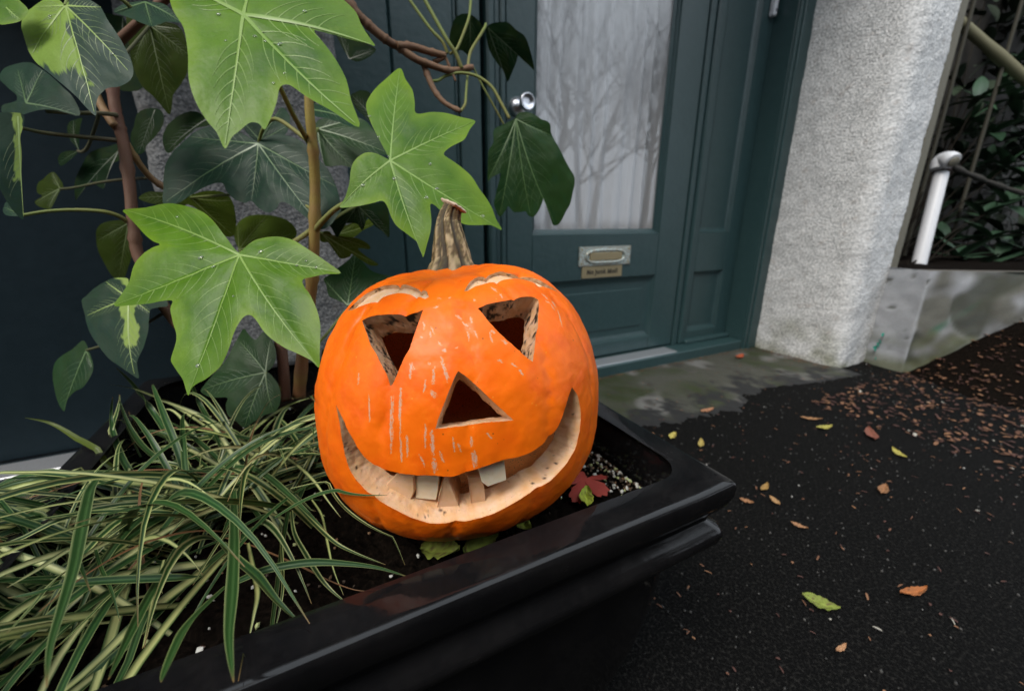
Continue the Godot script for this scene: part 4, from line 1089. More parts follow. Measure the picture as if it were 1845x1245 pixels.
func pumpkin() -> void:
	var base := PC + Vector3(0, -0.103, 0)
	var t := thing("carved_pumpkin", "orange carved pumpkin with triangle eyes and toothy grin in the black planter", "pumpkin", base)
	var pts := PackedVector2Array()
	var near := {}
	var outl := {}
	for h in HOLES:
		var d := dense(flat2(HOLES[h]), 0.011, 0.003)
		outl[h] = [pts.size(), d]
		for q in d:
			pts.append(q)
			near[Vector2i(int(floor(q.x / 0.022)), int(floor(q.y / 0.022)))] = true
	var kb := 150
	var ring0 := pts.size()
	for k in kb: pts.append(Vector2(cos(TAU * k / kb), sin(TAU * k / kb)) * R0)
	var sp := 0.044
	var r := -int(R0 / sp) - 1
	while r * sp * 0.866 < R0:
		for q in range(-int(R0 / sp) - 1, int(R0 / sp) + 2):
			var u := Vector2((q + 0.5 * (r & 1)) * sp, r * sp * 0.866) + Vector2(rng.randf_range(-1, 1), rng.randf_range(-1, 1)) * 0.004
			if u.length() > R0 - sp * 0.6: continue
			var cell := Vector2i(int(floor(u.x / 0.022)), int(floor(u.y / 0.022)))
			var hit := false
			for dx in [-1, 0, 1]:
				for dy in [-1, 0, 1]:
					if near.has(cell + Vector2i(dx, dy)): hit = true
			if not hit: pts.append(u)
		r += 1
	var idx := Geometry2D.triangulate_delaunay(pts)
	for k in range(0, idx.size(), 3):   # one way round for all
		if (pts[idx[k + 1]] - pts[idx[k]]).cross(pts[idx[k + 2]] - pts[idx[k]]) < 0.0:
			var sw := idx[k + 1]
			idx[k + 1] = idx[k + 2]; idx[k + 2] = sw
	var skin := Mb.new()
	var inn := Mb.new()
	var nrm := PackedVector3Array()
	for u in pts:
		var d := chart(u)
		skin.p(PC + d * prho(d), Color(1, 1, 1), Vector2(0.5 + u.x / (2 * R0), 0.5 - u.y / (2 * R0)))
		nrm.append(pnormal(d))
		inn.p(PC + d * (prho(d, false) - thick(d) + 0.0012 * nz.get_noise_3dv(d * 9.0)))
	var floors := {}
	for k in range(0, idx.size(), 3):
		var cen := (pts[idx[k]] + pts[idx[k + 1]] + pts[idx[k + 2]]) / 3.0
		var inside := ""
		for h in outl:
			if Geometry2D.is_point_in_polygon(cen, outl[h][1]): inside = h
		if inside == "":
			skin.tri(idx[k], idx[k + 1], idx[k + 2])
			inn.tri(idx[k], idx[k + 1], idx[k + 2])
		elif inside.ends_with("brow"):
			inn.tri(idx[k], idx[k + 1], idx[k + 2])
			if not floors.has(inside): floors[inside] = []
			floors[inside].append_array([idx[k], idx[k + 1], idx[k + 2]])
	# the back, out to the far pole
	for mb: Mb in [skin, inn]:
		var start := mb.v.size()
		for j in range(1, 15):
			var ro := lerpf(R0, PI - 0.01, j / 14.0)
			for k in kb:
				var d := chart(Vector2(cos(TAU * k / kb), sin(TAU * k / kb)) * ro)
				if mb == skin:
					mb.p(PC + d * prho(d), Color(1, 1, 1), Vector2(0.5 + cos(TAU * k / kb) * (0.98 - 0.4 * j / 14.0) * 0.5, 0.5 - sin(TAU * k / kb) * (0.98 - 0.4 * j / 14.0) * 0.5))
					nrm.append(pnormal(d))
				else:
					mb.p(PC + d * (prho(d, false) - thick(d)))
		for k in kb: mb.quad(ring0 + (k + 1) % kb, ring0 + k, start + k, start + (k + 1) % kb)
		mb.grid(start, 14, kb, true, true)
	var sm := mat(Color(1, 1, 1), 0.42)
	sm.albedo_texture = skin_texture()
	sm.texture_repeat = false
	sm.normal_enabled = true; sm.normal_texture = M.dimple; sm.normal_scale = 0.16
	sm.subsurf_scatter_enabled = true; sm.subsurf_scatter_strength = 0.08
	sm.metallic_specular = 0.35
	part(t, "skin", skin, sm, nrm)
	part(t, "inside", inn, M.inside)
	for h: String in outl:
		var d: PackedVector2Array = outl[h][1]
		var brow := h.ends_with("brow")
		var w := Mb.new()
		var steps := 14
		for j in steps:
			var f := j / (steps - 1.0)
			for q in d:
				var dir := chart(q)
				var th: float = (0.0035 if brow else thick(dir) + 0.0006)
				var p := PC + dir * (prho(dir) - th * f)
				if j > 0: p += Vector3(nz.get_noise_3dv(p * 90.0), nz.get_noise_3dv(p * 90.0 + Vector3(9, 0, 0)), nz.get_noise_3dv(p * 90.0 + Vector3(0, 9, 0))) * 0.0011 * minf(1.0, f * 3.0)
				var eye := h.ends_with("eye")
				var g := n01(p.x * 75.0, p.y * 75.0, p.z * 75.0) * 0.62 + n01(p.x * 260.0, p.y * 260.0, p.z * 260.0) * 0.38
				var c := mix3(Color(1, 0.86, 0.72), Color(1.05, 1.05, 1.1), n01(p.x * 50.0, p.y * 50.0, p.z * 50.0 + 7.0) * 1.6 - 0.3)
				if eye: c = mix3(c, Color(0.75, 0.68, 0.66), 0.7)
				c = mix3(c, Color(0.03, 0.032, 0.04), clampf((g - (0.54 if eye else (0.63 if brow else 0.7))) * 16.0, 0, 1))
				c = mix3(c, Color(0.9, 0.5, 0.2), clampf(0.5 - j, 0, 1) * 0.8)
				w.p(p, c)
		w.grid(0, steps, d.size(), false, true)
		if brow and floors.has(h):
			var map := {}
			for k: int in floors[h]:
				if not map.has(k):
					var dir := chart(pts[k])
					map[k] = w.p(PC + dir * (prho(dir) - 0.0034 + 0.0004 * nz.get_noise_3dv(dir * 40.0)))
			for k in range(0, floors[h].size(), 3): w.tri(map[floors[h][k]], map[floors[h][k + 1]], map[floors[h][k + 2]])
		part(t, h.split("_")[-1] + "_cut", w, M.flesh)
	# teeth cut from the flesh
	for q in TEETH:
		var o := flat2(q[0])
		var sc: float = q[1]
		var mb := Mb.new()
		var cen := Vector2.ZERO
		for u in o: cen += u
		cen /= o.size()
		var lay := []
		for f in [[0.93, 0.0], [1.0, 0.0022], [1.0, 0.026]]:
			var l := []
			for u in o:
				var dir := chart(cen.lerp(u, f[0]))
				l.append(PC + dir * (prho(dir, false) * sc - f[1] + 0.0008 * nz.get_noise_3dv(dir * 50.0)))
			lay.append(l)
		var dc := chart(cen)
		var mid := PC + dc * (prho(dc, false) * sc - 0.014)
		mb.face(lay[0], mid)
		mb.face(lay[2], mid)
		for f in 2:
			for k in o.size():
				var k2 := (k + 1) % o.size()
				mb.face([lay[f][k], lay[f][k2], lay[f + 1][k2], lay[f + 1][k]], mid)
		part(t, "tooth", mb, M.tooth if q[2] == 1 else M.flesh)
	# dry ribbed stem
	var z0 := 0.425
	var sp3 := smooth([at(815, 500, z0), at(814, 470, z0), at(811, 445, z0), at(808, 418, z0), at(808, 398, z0), at(813, 380, z0 - 0.002), at(817, 372, z0 - 0.003)], 6)
	var rp := [52.0, 36.0, 31.0, 25.5, 21.5, 18.0, 16.5]
	var st := Mb.new()
	var sd := 72
	var pv := Vector3.ZERO
	for k in sp3.size():
		var tan: Vector3 = (sp3[min(k + 1, sp3.size() - 1)] - sp3[max(k - 1, 0)]).normalized()
		if pv == Vector3.ZERO: pv = tan.cross(Vector3.BACK).normalized()
		var a := (pv - tan * pv.dot(tan)).normalized()
		pv = a
		var b := tan.cross(a)
		var fi := k / 6.0
		var rr: float = lerpf(rp[int(fi)], rp[min(int(fi) + 1, 6)], fi - int(fi)) / FOCAL * z0
		for s in sd:
			var w := TAU * s / sd
			var tw := w + fi * 0.07
			var ridge := clampf(0.5 + 0.38 * cos(tw * 7.0) + 0.2 * cos(tw * 17.0 + 1.0) + 0.12 * cos(tw * 29.0), 0, 1)
			var rad := rr * (0.86 + 0.2 * pow(ridge, 0.8) + 0.03 * nz.get_noise_2d(w * 4.0, fi * 3.0))
			var g := n01(sin(tw) * 5.0, cos(tw) * 5.0, fi * 0.9)
			var g2 := n01(sin(tw) * 14.0, cos(tw) * 14.0, fi * 3.5)
			var c := mix3(Color(0.10, 0.062, 0.018), Color(0.48, 0.36, 0.2), smoothstep(0.5, 0.66, g * 0.55 + g2 * 0.3 + ridge * 0.3 - fi * 0.022 - 0.04))
			c = mix3(c, Color(0.2, 0.17, 0.05), smoothstep(0.55, 0.7, g2) * 0.6)
			c = mix3(c, Color(0.02, 0.014, 0.006), smoothstep(0.42, 0.15, ridge) * 0.85)
			st.p(sp3[k] + (a * cos(w) + b * sin(w)) * rad, c)
	st.grid(0, sp3.size(), sd, true, true)
	var stem := part(t, "stem", st, M.bark)
	var cut := Mb.new()
	var cn := (look * Vector3(0.45, 0.88, 0.1)).normalized()
	var ca := (look * Vector3(0.88, -0.45, 0.0)).normalized()
	var cb := cn.cross(ca)
	var cc := at(819, 371, z0 - 0.003)
	var cst := cut.v.size()
	for l in [[0.85, -0.0022], [1.05, -0.0006], [1.0, 0.0012], [0.5, 0.0004], [0.02, 0.0002]]:
		for s in 30:
			var w := TAU * s / 30.0
			var rr: float = 0.0118 * l[0] * (1.0 + 0.22 * nz.get_noise_1d(s * 0.9) + (0.25 if absf(w - PI) < 0.35 else 0.0))
			cut.p(cc + (ca * cos(w) + cb * sin(w)) * rr + cn * (l[1] + 0.0008 * nz.get_noise_2d(s * 1.7, l[0] * 9.0)), Color(0.62, 0.47, 0.36) if l[0] < 1.02 and l[1] > -0.001 else Color(0.5, 0.38, 0.27))
	cut.grid(cst, 5, 30, true, true)
	part(stem, "cut_end", cut, M.bark)

# ---------------------------------------------------------------- ivy
var LEAVES := [
	[[313,22,332,54,339,101,340,142,349,179,364,206,381,226,393,251,408,233,425,223,445,213,462,216,472,226,482,209,496,179,503,158,513,152,526,155,553,172,594,192,642.6,214,629,169,621,135,604,105,587,81,567,57,566,49,580,47,600,50,621,44,644,50,673,69,658,50,648,34,636,12,600,-12,540,-18,500,-25,490,-70,455,-130,420,-70,395,-40,350,-60,280,-55,300,-20], [438.5,27], [393,251,642.6,214,673,69,455,-130,280,-55], 0.235, -0.15, 0.45, "bright", 0.08, 0.022, 0],
	[[35.3,45.7,40.1,61.8,45.7,84.2,50.5,97.1,60.2,109.9,79.4,126,97.1,140.5,109.9,151.7,124.4,166.2,135.6,180.6,147.7,192.2,150.9,180.6,154.1,167.8,161.3,154.9,174.2,143.7,193.5,139.7,209.5,132.4,217.6,124.4,221.6,109.9,220,93.9,212.7,73,203.1,53.7,193.5,37.7,185.4,23.2,174.2,7.2,148.5,-4.1,126,0.7,116.4,8.8,103.5,-0.9,81,-0.9,58.5,8.8,40.9,26.4], [117.2,10.4], [147.7,192.2,52.1,95.5,216,116.4,180.6,10.4,56.9,10.4], 0.44, 0.2, 0.35, "varleft", 0.1, 0.015, 1],
	[[0.7,190.3,29.6,180.6,20,158.1,-5.7,142.1,-4.1,116.4,36.1,103.5,71.4,122.8,90.7,137.3,109.9,154.9,124.4,172.6,127.9,199.6,100.3,195.9,81,195.9,60.2,201.5,39.3,207.9,10.4,219.2], [47.3,186.2], [127.9,199.6,71.4,122.8,21.6,119.6], 0.5, 0.3, 0.3, "dark", 0.15, 0.02, 1],
	[[-5.7,204.8,29.6,203.2,42.5,209.6,39.3,232.1,35.3,248.2,37.7,283.5,35.3,344.6,36.1,376.7,40.9,391.1,29.6,384.7,10.4,360.6,-8.9,322.1,-18.5,280.3,-16.9,232.1], [31.2,209.6], [40.9,391.1], 0.45, -0.5, 0.1, "varmid", 0.05, 0.02, 1],
	[[228.9,26.4,227.3,44.1,230.5,73,234.5,109.9,241.8,132.4,254.6,156.5,270.7,171,283.5,187,296.4,203.1,302.8,190.3,307.6,169.4,322.1,151.7,334.9,129.2,338.1,103.5,336.5,84.2,333.3,69.8,325.3,52.1,312.4,42.5,289.9,39.3,269.1,40.9,248.2,32.8], [269.1,45.7], [298,203.1,234.5,116.4,336.5,97.1,325.3,52.1], 0.62, -0.1, -0.2, "olive", 0.1, 0.018, 1],
	[[204.8,21.6,232.1,32.8,251.4,39.3,270.7,44.1,286.7,40.9,299.6,35.3,322.1,33.7,312.4,23.2,296.4,8.8,264.2,2.3,232.1,5.5,209.6,13.6], [261,3.9], [270.7,44.1,204.8,21.6,322.1,33.7], 0.5, 0.1, 1.2, "dark", 0.05, 0.02, 1],
	[[288.6,364.4,288.9,334.3,289.8,313.1,294.2,291.9,306.6,270.7,319,254.8,334.9,238.9,354.3,230,379.1,226.2,398.5,229.2,419.7,234.5,439.2,242.4,456.8,253,465.3,256.9,474,249.6,497.1,243.4,520.3,245.7,539.6,253.4,558.8,268.8,578.1,290,589.7,303.5,599.3,324.8,606.1,347.9,609,368,604,378,590,396,573,405,557,395,526,371,506,363,496,374,479,379.5,462,371,449,359,438,364,422,359,410,347,401,332,371,337,341,351,320,364], [464.8,259.2], [290,362,449,359,573,405,604,330,333.1,239.8], 0.55, 0, 0.35, "dark", 0.12, 0.03, 0],
	[[201.2,361.9,249.8,363.6,294.9,360.5,333,369.9,364.2,382,385,399.4,402.4,421.9,416.3,441,424.9,451.4,430.1,454.2,437.8,449.7,454.4,435.8,475.2,428.9,499.5,427.8,527.3,434.1,555,449.7,582.8,467,608.8,485.1,586.2,489.6,562,496.5,544.6,503.4,548.1,517.3,558.5,531.2,568.9,555.5,574.1,579.8,574.1,607.5,571.7,635.3,568.9,657.8,555,645.7,534.2,635.3,509.9,624.9,489.1,611,475.2,597.1,464.8,581.5,454.4,570,444,569.4,433.6,579.8,421.5,600.6,412.8,624.9,398.9,649.1,381.6,666.5,360.8,680.4,343.4,687.3,333,694.2,324.3,707.4,317.4,680.4,307,663,298.3,647.4,301.8,635.3,310.5,617.9,313.9,600.6,308.7,579.8,305.3,555.5,308.7,541.6,291.4,540.9,263.6,544.4,225.5,545.1,190.8,543.3,208.1,524.3,225.5,503.4,235.9,482.6,249.8,465.3,274,447.9,287.9,441,274,434.1,256.7,420.2,239.4,402.8,222,385.5,211.6,375.1], [430.1,459], [201.2,361.9,190.8,543.3,324.3,707.4,568.9,657.8,608.8,485.1], 0.44, 0.05, 0.5, "bright", 0.08, 0.025, 0],
	[[718.6,111.3,728.7,135,742.2,158.6,746.6,182.2,749.6,204.1,775.9,201.8,802.9,202.4,829.9,208.5,855.9,214.2,846.8,229.4,836.7,249.7,823.2,258.1,809.7,266.5,799.5,278.3,809.7,286.8,833.3,302,850.1,317.1,863.6,337.4,877.1,354.3,887.3,371.1,894,388,904.8,407.2,883.9,399.8,863.6,401.5,836.7,401.5,809.7,388,792.8,377.9,782.7,369.4,774.9,369.4,777,394.6,775,416,768,438,761,459,758,445,751,433,731.6,418.7,714.7,406.6,705,392,698,373,689,363,671,367,654.5,370.5,640,371.7,610.6,371,620.7,354,629,330.6,632.5,303.6,641,287,658,276,674.7,276.7,691.6,283.4,700,287,698,276.7,685,253,674.7,236,664.6,212.6,659,189,664.6,172,678,152,698,128], [703,289.5], [718.6,111,856,214,905,407,761,459,611,371], 0.47, -0.1, 0.3, "bright", 0.07, 0.018, 0],
	[[935.1,203.1,952.5,202.7,966,208.9,975.6,215.6,987.2,219.5,992,226.2,992.9,237.8,998.7,251.3,1008.4,268.6,1018,287.9,1027.6,305.2,1034.4,316.8,1035.7,330.3,1032.4,345.7,1027.6,366.9,1019.9,380.4,1012.2,395.8,1004.5,404.5,995.8,403.5,994.9,388.1,993.9,365,994.5,345.7,991,332.2,986.2,328.4,982.4,332.2,981,343.8,978.5,359.2,971.8,376.5,962.1,389.1,952.5,388.1,946.7,380.4,937.1,381.3,925.5,381.3,918.8,374.6,914.9,370.8,908.2,380.4,899.5,389.1,892.8,378.5,888.9,363,894.7,349.6,904.3,334.1,910.5,322.6,908.2,312,898.5,312.9,887,317.8,878.3,324.5,878.3,303.3,879.3,287.9,880.2,272.5,888.9,257.1,888.9,237.8,894.7,230.1,904.3,226.2,917.8,218.5,927.4,213.1], [929.7,214.3], [1000.7,403.9,956.3,389.1,898.5,388.1,878.3,322.6,994.9,243.6], 0.72, 0.1, -0.15, "dark2", 0.1, 0.03, 2],
	[[808.3,65.9,811.8,78.3,820.6,88.9,831.2,90.7,838.3,96,844.5,103,850.7,87.1,863,69.5,868.3,55.3,866.6,43,857.7,32.4,845.4,25.3,831.2,25.3,817.1,35.9], [846.3,28], [844.5,103], 0.75, 0.2, -0.4, "dark3", 0.1, 0.02, 2],
	[[876.3,49.2,886,42.1,903.7,39.4,916,40.3,930.2,53.6,944.3,62.4,951.4,74.8,956.7,90.7,962,108.3,964.6,126,954.9,110.1,946.1,94.2,937.2,80.1,934.1,81.8,935.5,90.7,931.9,108.3,924.9,126,915.2,147.2,910.7,129.5,900.1,118.9,886,99.5,878.9,81.8,875.4,60.6], [878.9,50], [964.6,126,915.2,147.2], 0.75, -0.2, -0.4, "dark3", 0.1, 0.02, 2],
	[[569.4,220.6,583.9,212.9,622.5,209.1,651.4,211,670.7,230.3,686.1,253.4,693.8,268.8,670.7,272.7,651.4,278.5,641.8,284.3,634,298.7,612.8,295.8,593.5,297.8,582,293.9,585.8,280.4,582,263.1,570.4,253.4,566.9,234.1], [572.3,232.2], [690,265,634,298.7,582,293.9,651.4,211], 0.66, 0.1, 0.3, "dark2", 0.1, 0.025, 0],
	[[558.8,187.8,578.1,189.8,599.3,197.5,614.8,203.3,641.8,212.9,632.1,222.6,605.1,216.8,585.8,212.9,566.5,209.1], [561.7,197.5], [641.8,214.8], 0.6, 0.1, 1.2, "dark", 0.05, 0.02, 0],
	[[630.2,171.5,641.8,163.7,653.3,161.8,666.8,167.6,678.4,193.6,690,226.4,676.5,230.3,657.2,211,639.8,193.6], [684.2,226.4], [632.1,169.5], 0.72, 0.1, 0.2, "dark3", 0.05, 0.02, 0],
	[[436.4,218.7,454.7,212.9,474,224.5,493.3,205.2,504.8,189.8,520.3,207.1,519.3,226.4,512.6,243.8,493.3,243.8,474,251.5,458.6,253.4,443.1,238], [468.2,253.4], [436.4,218.7,504.8,189.8,520.3,222.6], 0.6, 0.1, 0.4, "dark", 0.05, 0.02, 0],
	[[319.1,364.7,346.9,350.8,371.2,343.9,398.9,345.6,416.3,361.2,423.2,392.4,419.7,423.7,398.9,423.7,374.6,395.9,346.9,371.6], [343.4,356], [418,423.7,416.3,361.2], 0.6, -0.2, -0.3, "oliveb", 0.06, 0.02, 0],
	[[421.5,427.1,426.7,402.8,447.5,389,478.7,387.2,513.4,395.9,530.7,416.7,520.3,437.5,485.6,441,454.4,444.5,433.6,451.4], [430.1,449.7], [478.7,387.2,523.8,420.2,426.7,399.4], 0.66, 0.1, -0.3, "oliveb", 0.06, 0.02, 0],
	[[576,419.6,593.6,416.8,602.8,428.8,623.1,427,643.5,429.8,661.9,440.9,662.9,450.1,643.5,448.2,658.2,463,678.6,477.8,665.6,479.7,649,468.6,634.2,455.6,628.7,463,612.1,465.8,604.7,450.1,595.4,437.2,578.8,435.3], [579.7,420.5], [678.6,477.8,661.9,448.2,619.4,464.9], 0.62, 0.2, -0.5, "oliveb", 0.06, 0.02, 0],
	[[608.4,409.4,623.1,405.8,639.8,401.1,650.9,413.1,667.5,391.9,672.1,403.9,652.7,415,636.1,427.9,608.4,426.1], [608.4,422.4], [672.1,402.1,639.8,402.1], 0.66, 0.2, -0.3, "oliveb", 0.06, 0.02, 0],
	[[611.1,372.5,643.5,371.6,669.3,368.8,693.3,365.1,700.7,391,700.7,407.6,698.9,427,687.8,416.8,674.9,407.6,667.5,394.7,661.9,391,652.7,415,643.5,403.9,628.7,402.1,613.9,405.8,606.5,427.9,595.4,409.4,589.9,403.9,601,385.4], [643.5,369.7], [698.9,427,652.7,415,606.5,427.9], 0.6, 0.1, -0.1, "dark3", 0.08, 0.02, 0],
	[[636.1,453.8,650.9,468.6,669.3,487,698.9,494.4,732.1,489.8,717.4,507.4,698.9,525.8,676.7,542.5,650.9,551.7,626.8,555.4,617.6,538.8,606.5,522.1,593.6,535.1,586.2,512.9,580.6,500,595.4,490.7,610.2,477.8,623.1,466.7], [625.9,549.9], [636.1,453.8,732.1,489.8,580.6,500], 0.62, 0.1, 0.4, "dark2", 0.08, 0.02, 0],
	[[434.3,590,444.9,600.6,459.9,612.1,473.1,597.1,485.5,607.7,492.6,620.1,497,636,495.2,651.9,487.3,664.3,480.2,668.7,489,676.6,499.6,690.8,504.9,706.7,503.2,724.3,494.3,740.2,485.5,743.8,471.4,749.1,453.7,759.7,436,770.3,421.9,757.9,407.8,747.3,404.2,729.6,407.8,716.4,388.3,715.5,370.6,713.7,351.2,703.1,360,690.8,383,669.6,400.7,651.9,409.5,639.5,414.8,623.6,421.9,605.9], [478.1,671.3], [426.3,613,351.2,701.4,436,770.3,489,740.2,485.5,611.2], 0.56, 0, 0.3, "dark2", 0.1, 0.02, 0],
	[[143.6,536.4,141.5,546.8,145.6,563.6,151.9,582.3,162.3,605.3,172.8,622,189.5,645,206.2,657.5,225,672.2,236.5,679.5,237.5,661.7,239.6,647.1,254.3,622,263.7,597,266.8,574,268.9,558.3,285.6,553.1,300,548.9,289.8,526,258.4,513.4,233.4,511.3,227.1,500.9,193.7,503,164.4,519.7], [231.3,536.4], [231.3,676.3,149.8,567.7,268.9,563.6,185.3,505.1], 0.55, 0.15, 0.3, "varmid", 0.1, 0.015, 1],
	[[149.8,613.7,131,628.3,106,642.9,92.4,657.5,89.2,678.4,90.3,709.8,95.5,730.7,102.8,740.1,110.1,722.3,128.9,705.6,147.7,697.2,160.3,680.5,166.5,657.5,160.3,634.6], [155,631.4], [101.8,739,164.4,663.8], 0.62, 0.2, 0.3, "dark2", 0.1, 0.02, 1],
	[[168.2,427.1,176.9,406.3,201.2,397.6,228.9,399.4,239.4,420.2,239.4,451.4,225.5,482.6,211.6,505.2,194.3,500,180.4,475.7,170,451.4], [230.7,402.2], [204.7,503.4,170,434.1], 0.66, 0.1, -0.3, "olive", 0.08, 0.02, 1],
	[[122.8,334.9,132.4,310.8,153.3,283.5,169.4,270.7,195.1,264.2,211.1,261,216,286.7,198.3,294.8,175.8,302.8,179,322.1,182.2,338.1,164.6,328.5,153.3,312.4,138.9,320.5,134,341.3,124.4,355.8], [212.7,272.3], [124.4,355.8,182.2,338.1], 0.7, 0.1, 0.2, "dark3", 0.08, 0.02, 1],
	[[118,216.1,129.2,211.2,142.1,211.2,135.6,227.3,132.4,241.8,142.1,270.7,130.8,257.8,122.8,246.6,116.4,228.9], [141.3,270.7], [124.4,212.8], 0.68, 0.4, 0.1, "dark3", 0.08, 0.02, 1],
	[[98.7,285.1,109.9,273.9,138.9,273.1,122.8,289.9,106.7,298], [138.1,273.4], [100.3,293.2], 0.68, 0.4, 0.5, "dark3", 0.08, 0.02, 1],
	[[75.4,322.1,90.7,309.2,101.9,315.6,113.2,334.9,105.1,347.8,90.7,373.5,77.8,375.1,60.2,367.8,57.7,360.6,73,352.6,61.8,344.6,66.6,328.5], [107.5,339.7], [57.7,363.8,90.7,310.8,84.2,375.1], 0.7, 0.2, 0.1, "olive", 0.08, 0.02, 1],
	[[230.6,246,239.4,226.5,248.3,203.5,269.5,194.7,290.7,200,294.2,223,278.3,246,258.9,261.9,255.3,270.7,241.2,274.2,232.4,258.3], [278.3,198.2], [243,274.2], 0.7, 0.1, 0.1, "dark3", 0.08, 0.02, 1],
	[[288.9,240.7,304.8,217.7,343.7,200,370.2,210.6,379.1,224.7,343.7,233.6,319,254.8,303.1,270.7,290.7,267.2], [372,214.1], [294.2,268.9], 0.68, 0.1, 0.2, "dark3", 0.08, 0.02, 1],
	[[603.9,54,634.2,47.2,664.6,60.7,661.2,77.6,676.4,87.7,661.2,104.6,641,111.3,624.1,97.8,610.6,74.2], [629.2,106.3], [610.6,54,674.7,87.7], 0.74, 0.1, 0.2, "dark3", 0.08, 0.02, 0],
	[[-21.8,-5.7,13.6,-12.1,44.1,10.4,47.3,23.2,34.5,34.5,20,40.1,-5.7,42.5,-25,26.4], [10.4,13.6], [34.5,34.5], 0.42, 0.1, 0.3, "bright", 0.08, 0.02, 1],
	[[2.3,360.6,15.2,363.8,29.6,373.5,40.1,387.9,29.6,389.8,10.4,387.9,0.7,376.7], [39.3,387.1], [2.3,370.3], 0.5, 0.1, 0.6, "dark", 0.08, 0.02, 1],
	[[161.3,21.6,180.6,29.6,196.7,45.7,207.9,61.8,219.2,87.5,228.8,119.6,219.2,132.4,209.5,158.1,249.7,153.3,249.7,100.3,233.6,60.2,220.8,40.9,196.7,24.8], [220.8,29.6], [219.2,148.5], 0.75, 0.1, 0.1, "dark3", 0.08, 0.02, 1],
	[[290,345,330,335,350,352,330,372,280,368,240,352,262,342], [345,352], [240,352], 0.64, 0.1, 0.3, "olive", 0.08, 0.02, 1],
	[[575,690,590,660,580,630,610,640,640,690,640,770,600,790,560,760], [578,640], [600,790,640,740], 0.6, 0.1, 0.2, "dark3", 0.08, 0.02, 0]]
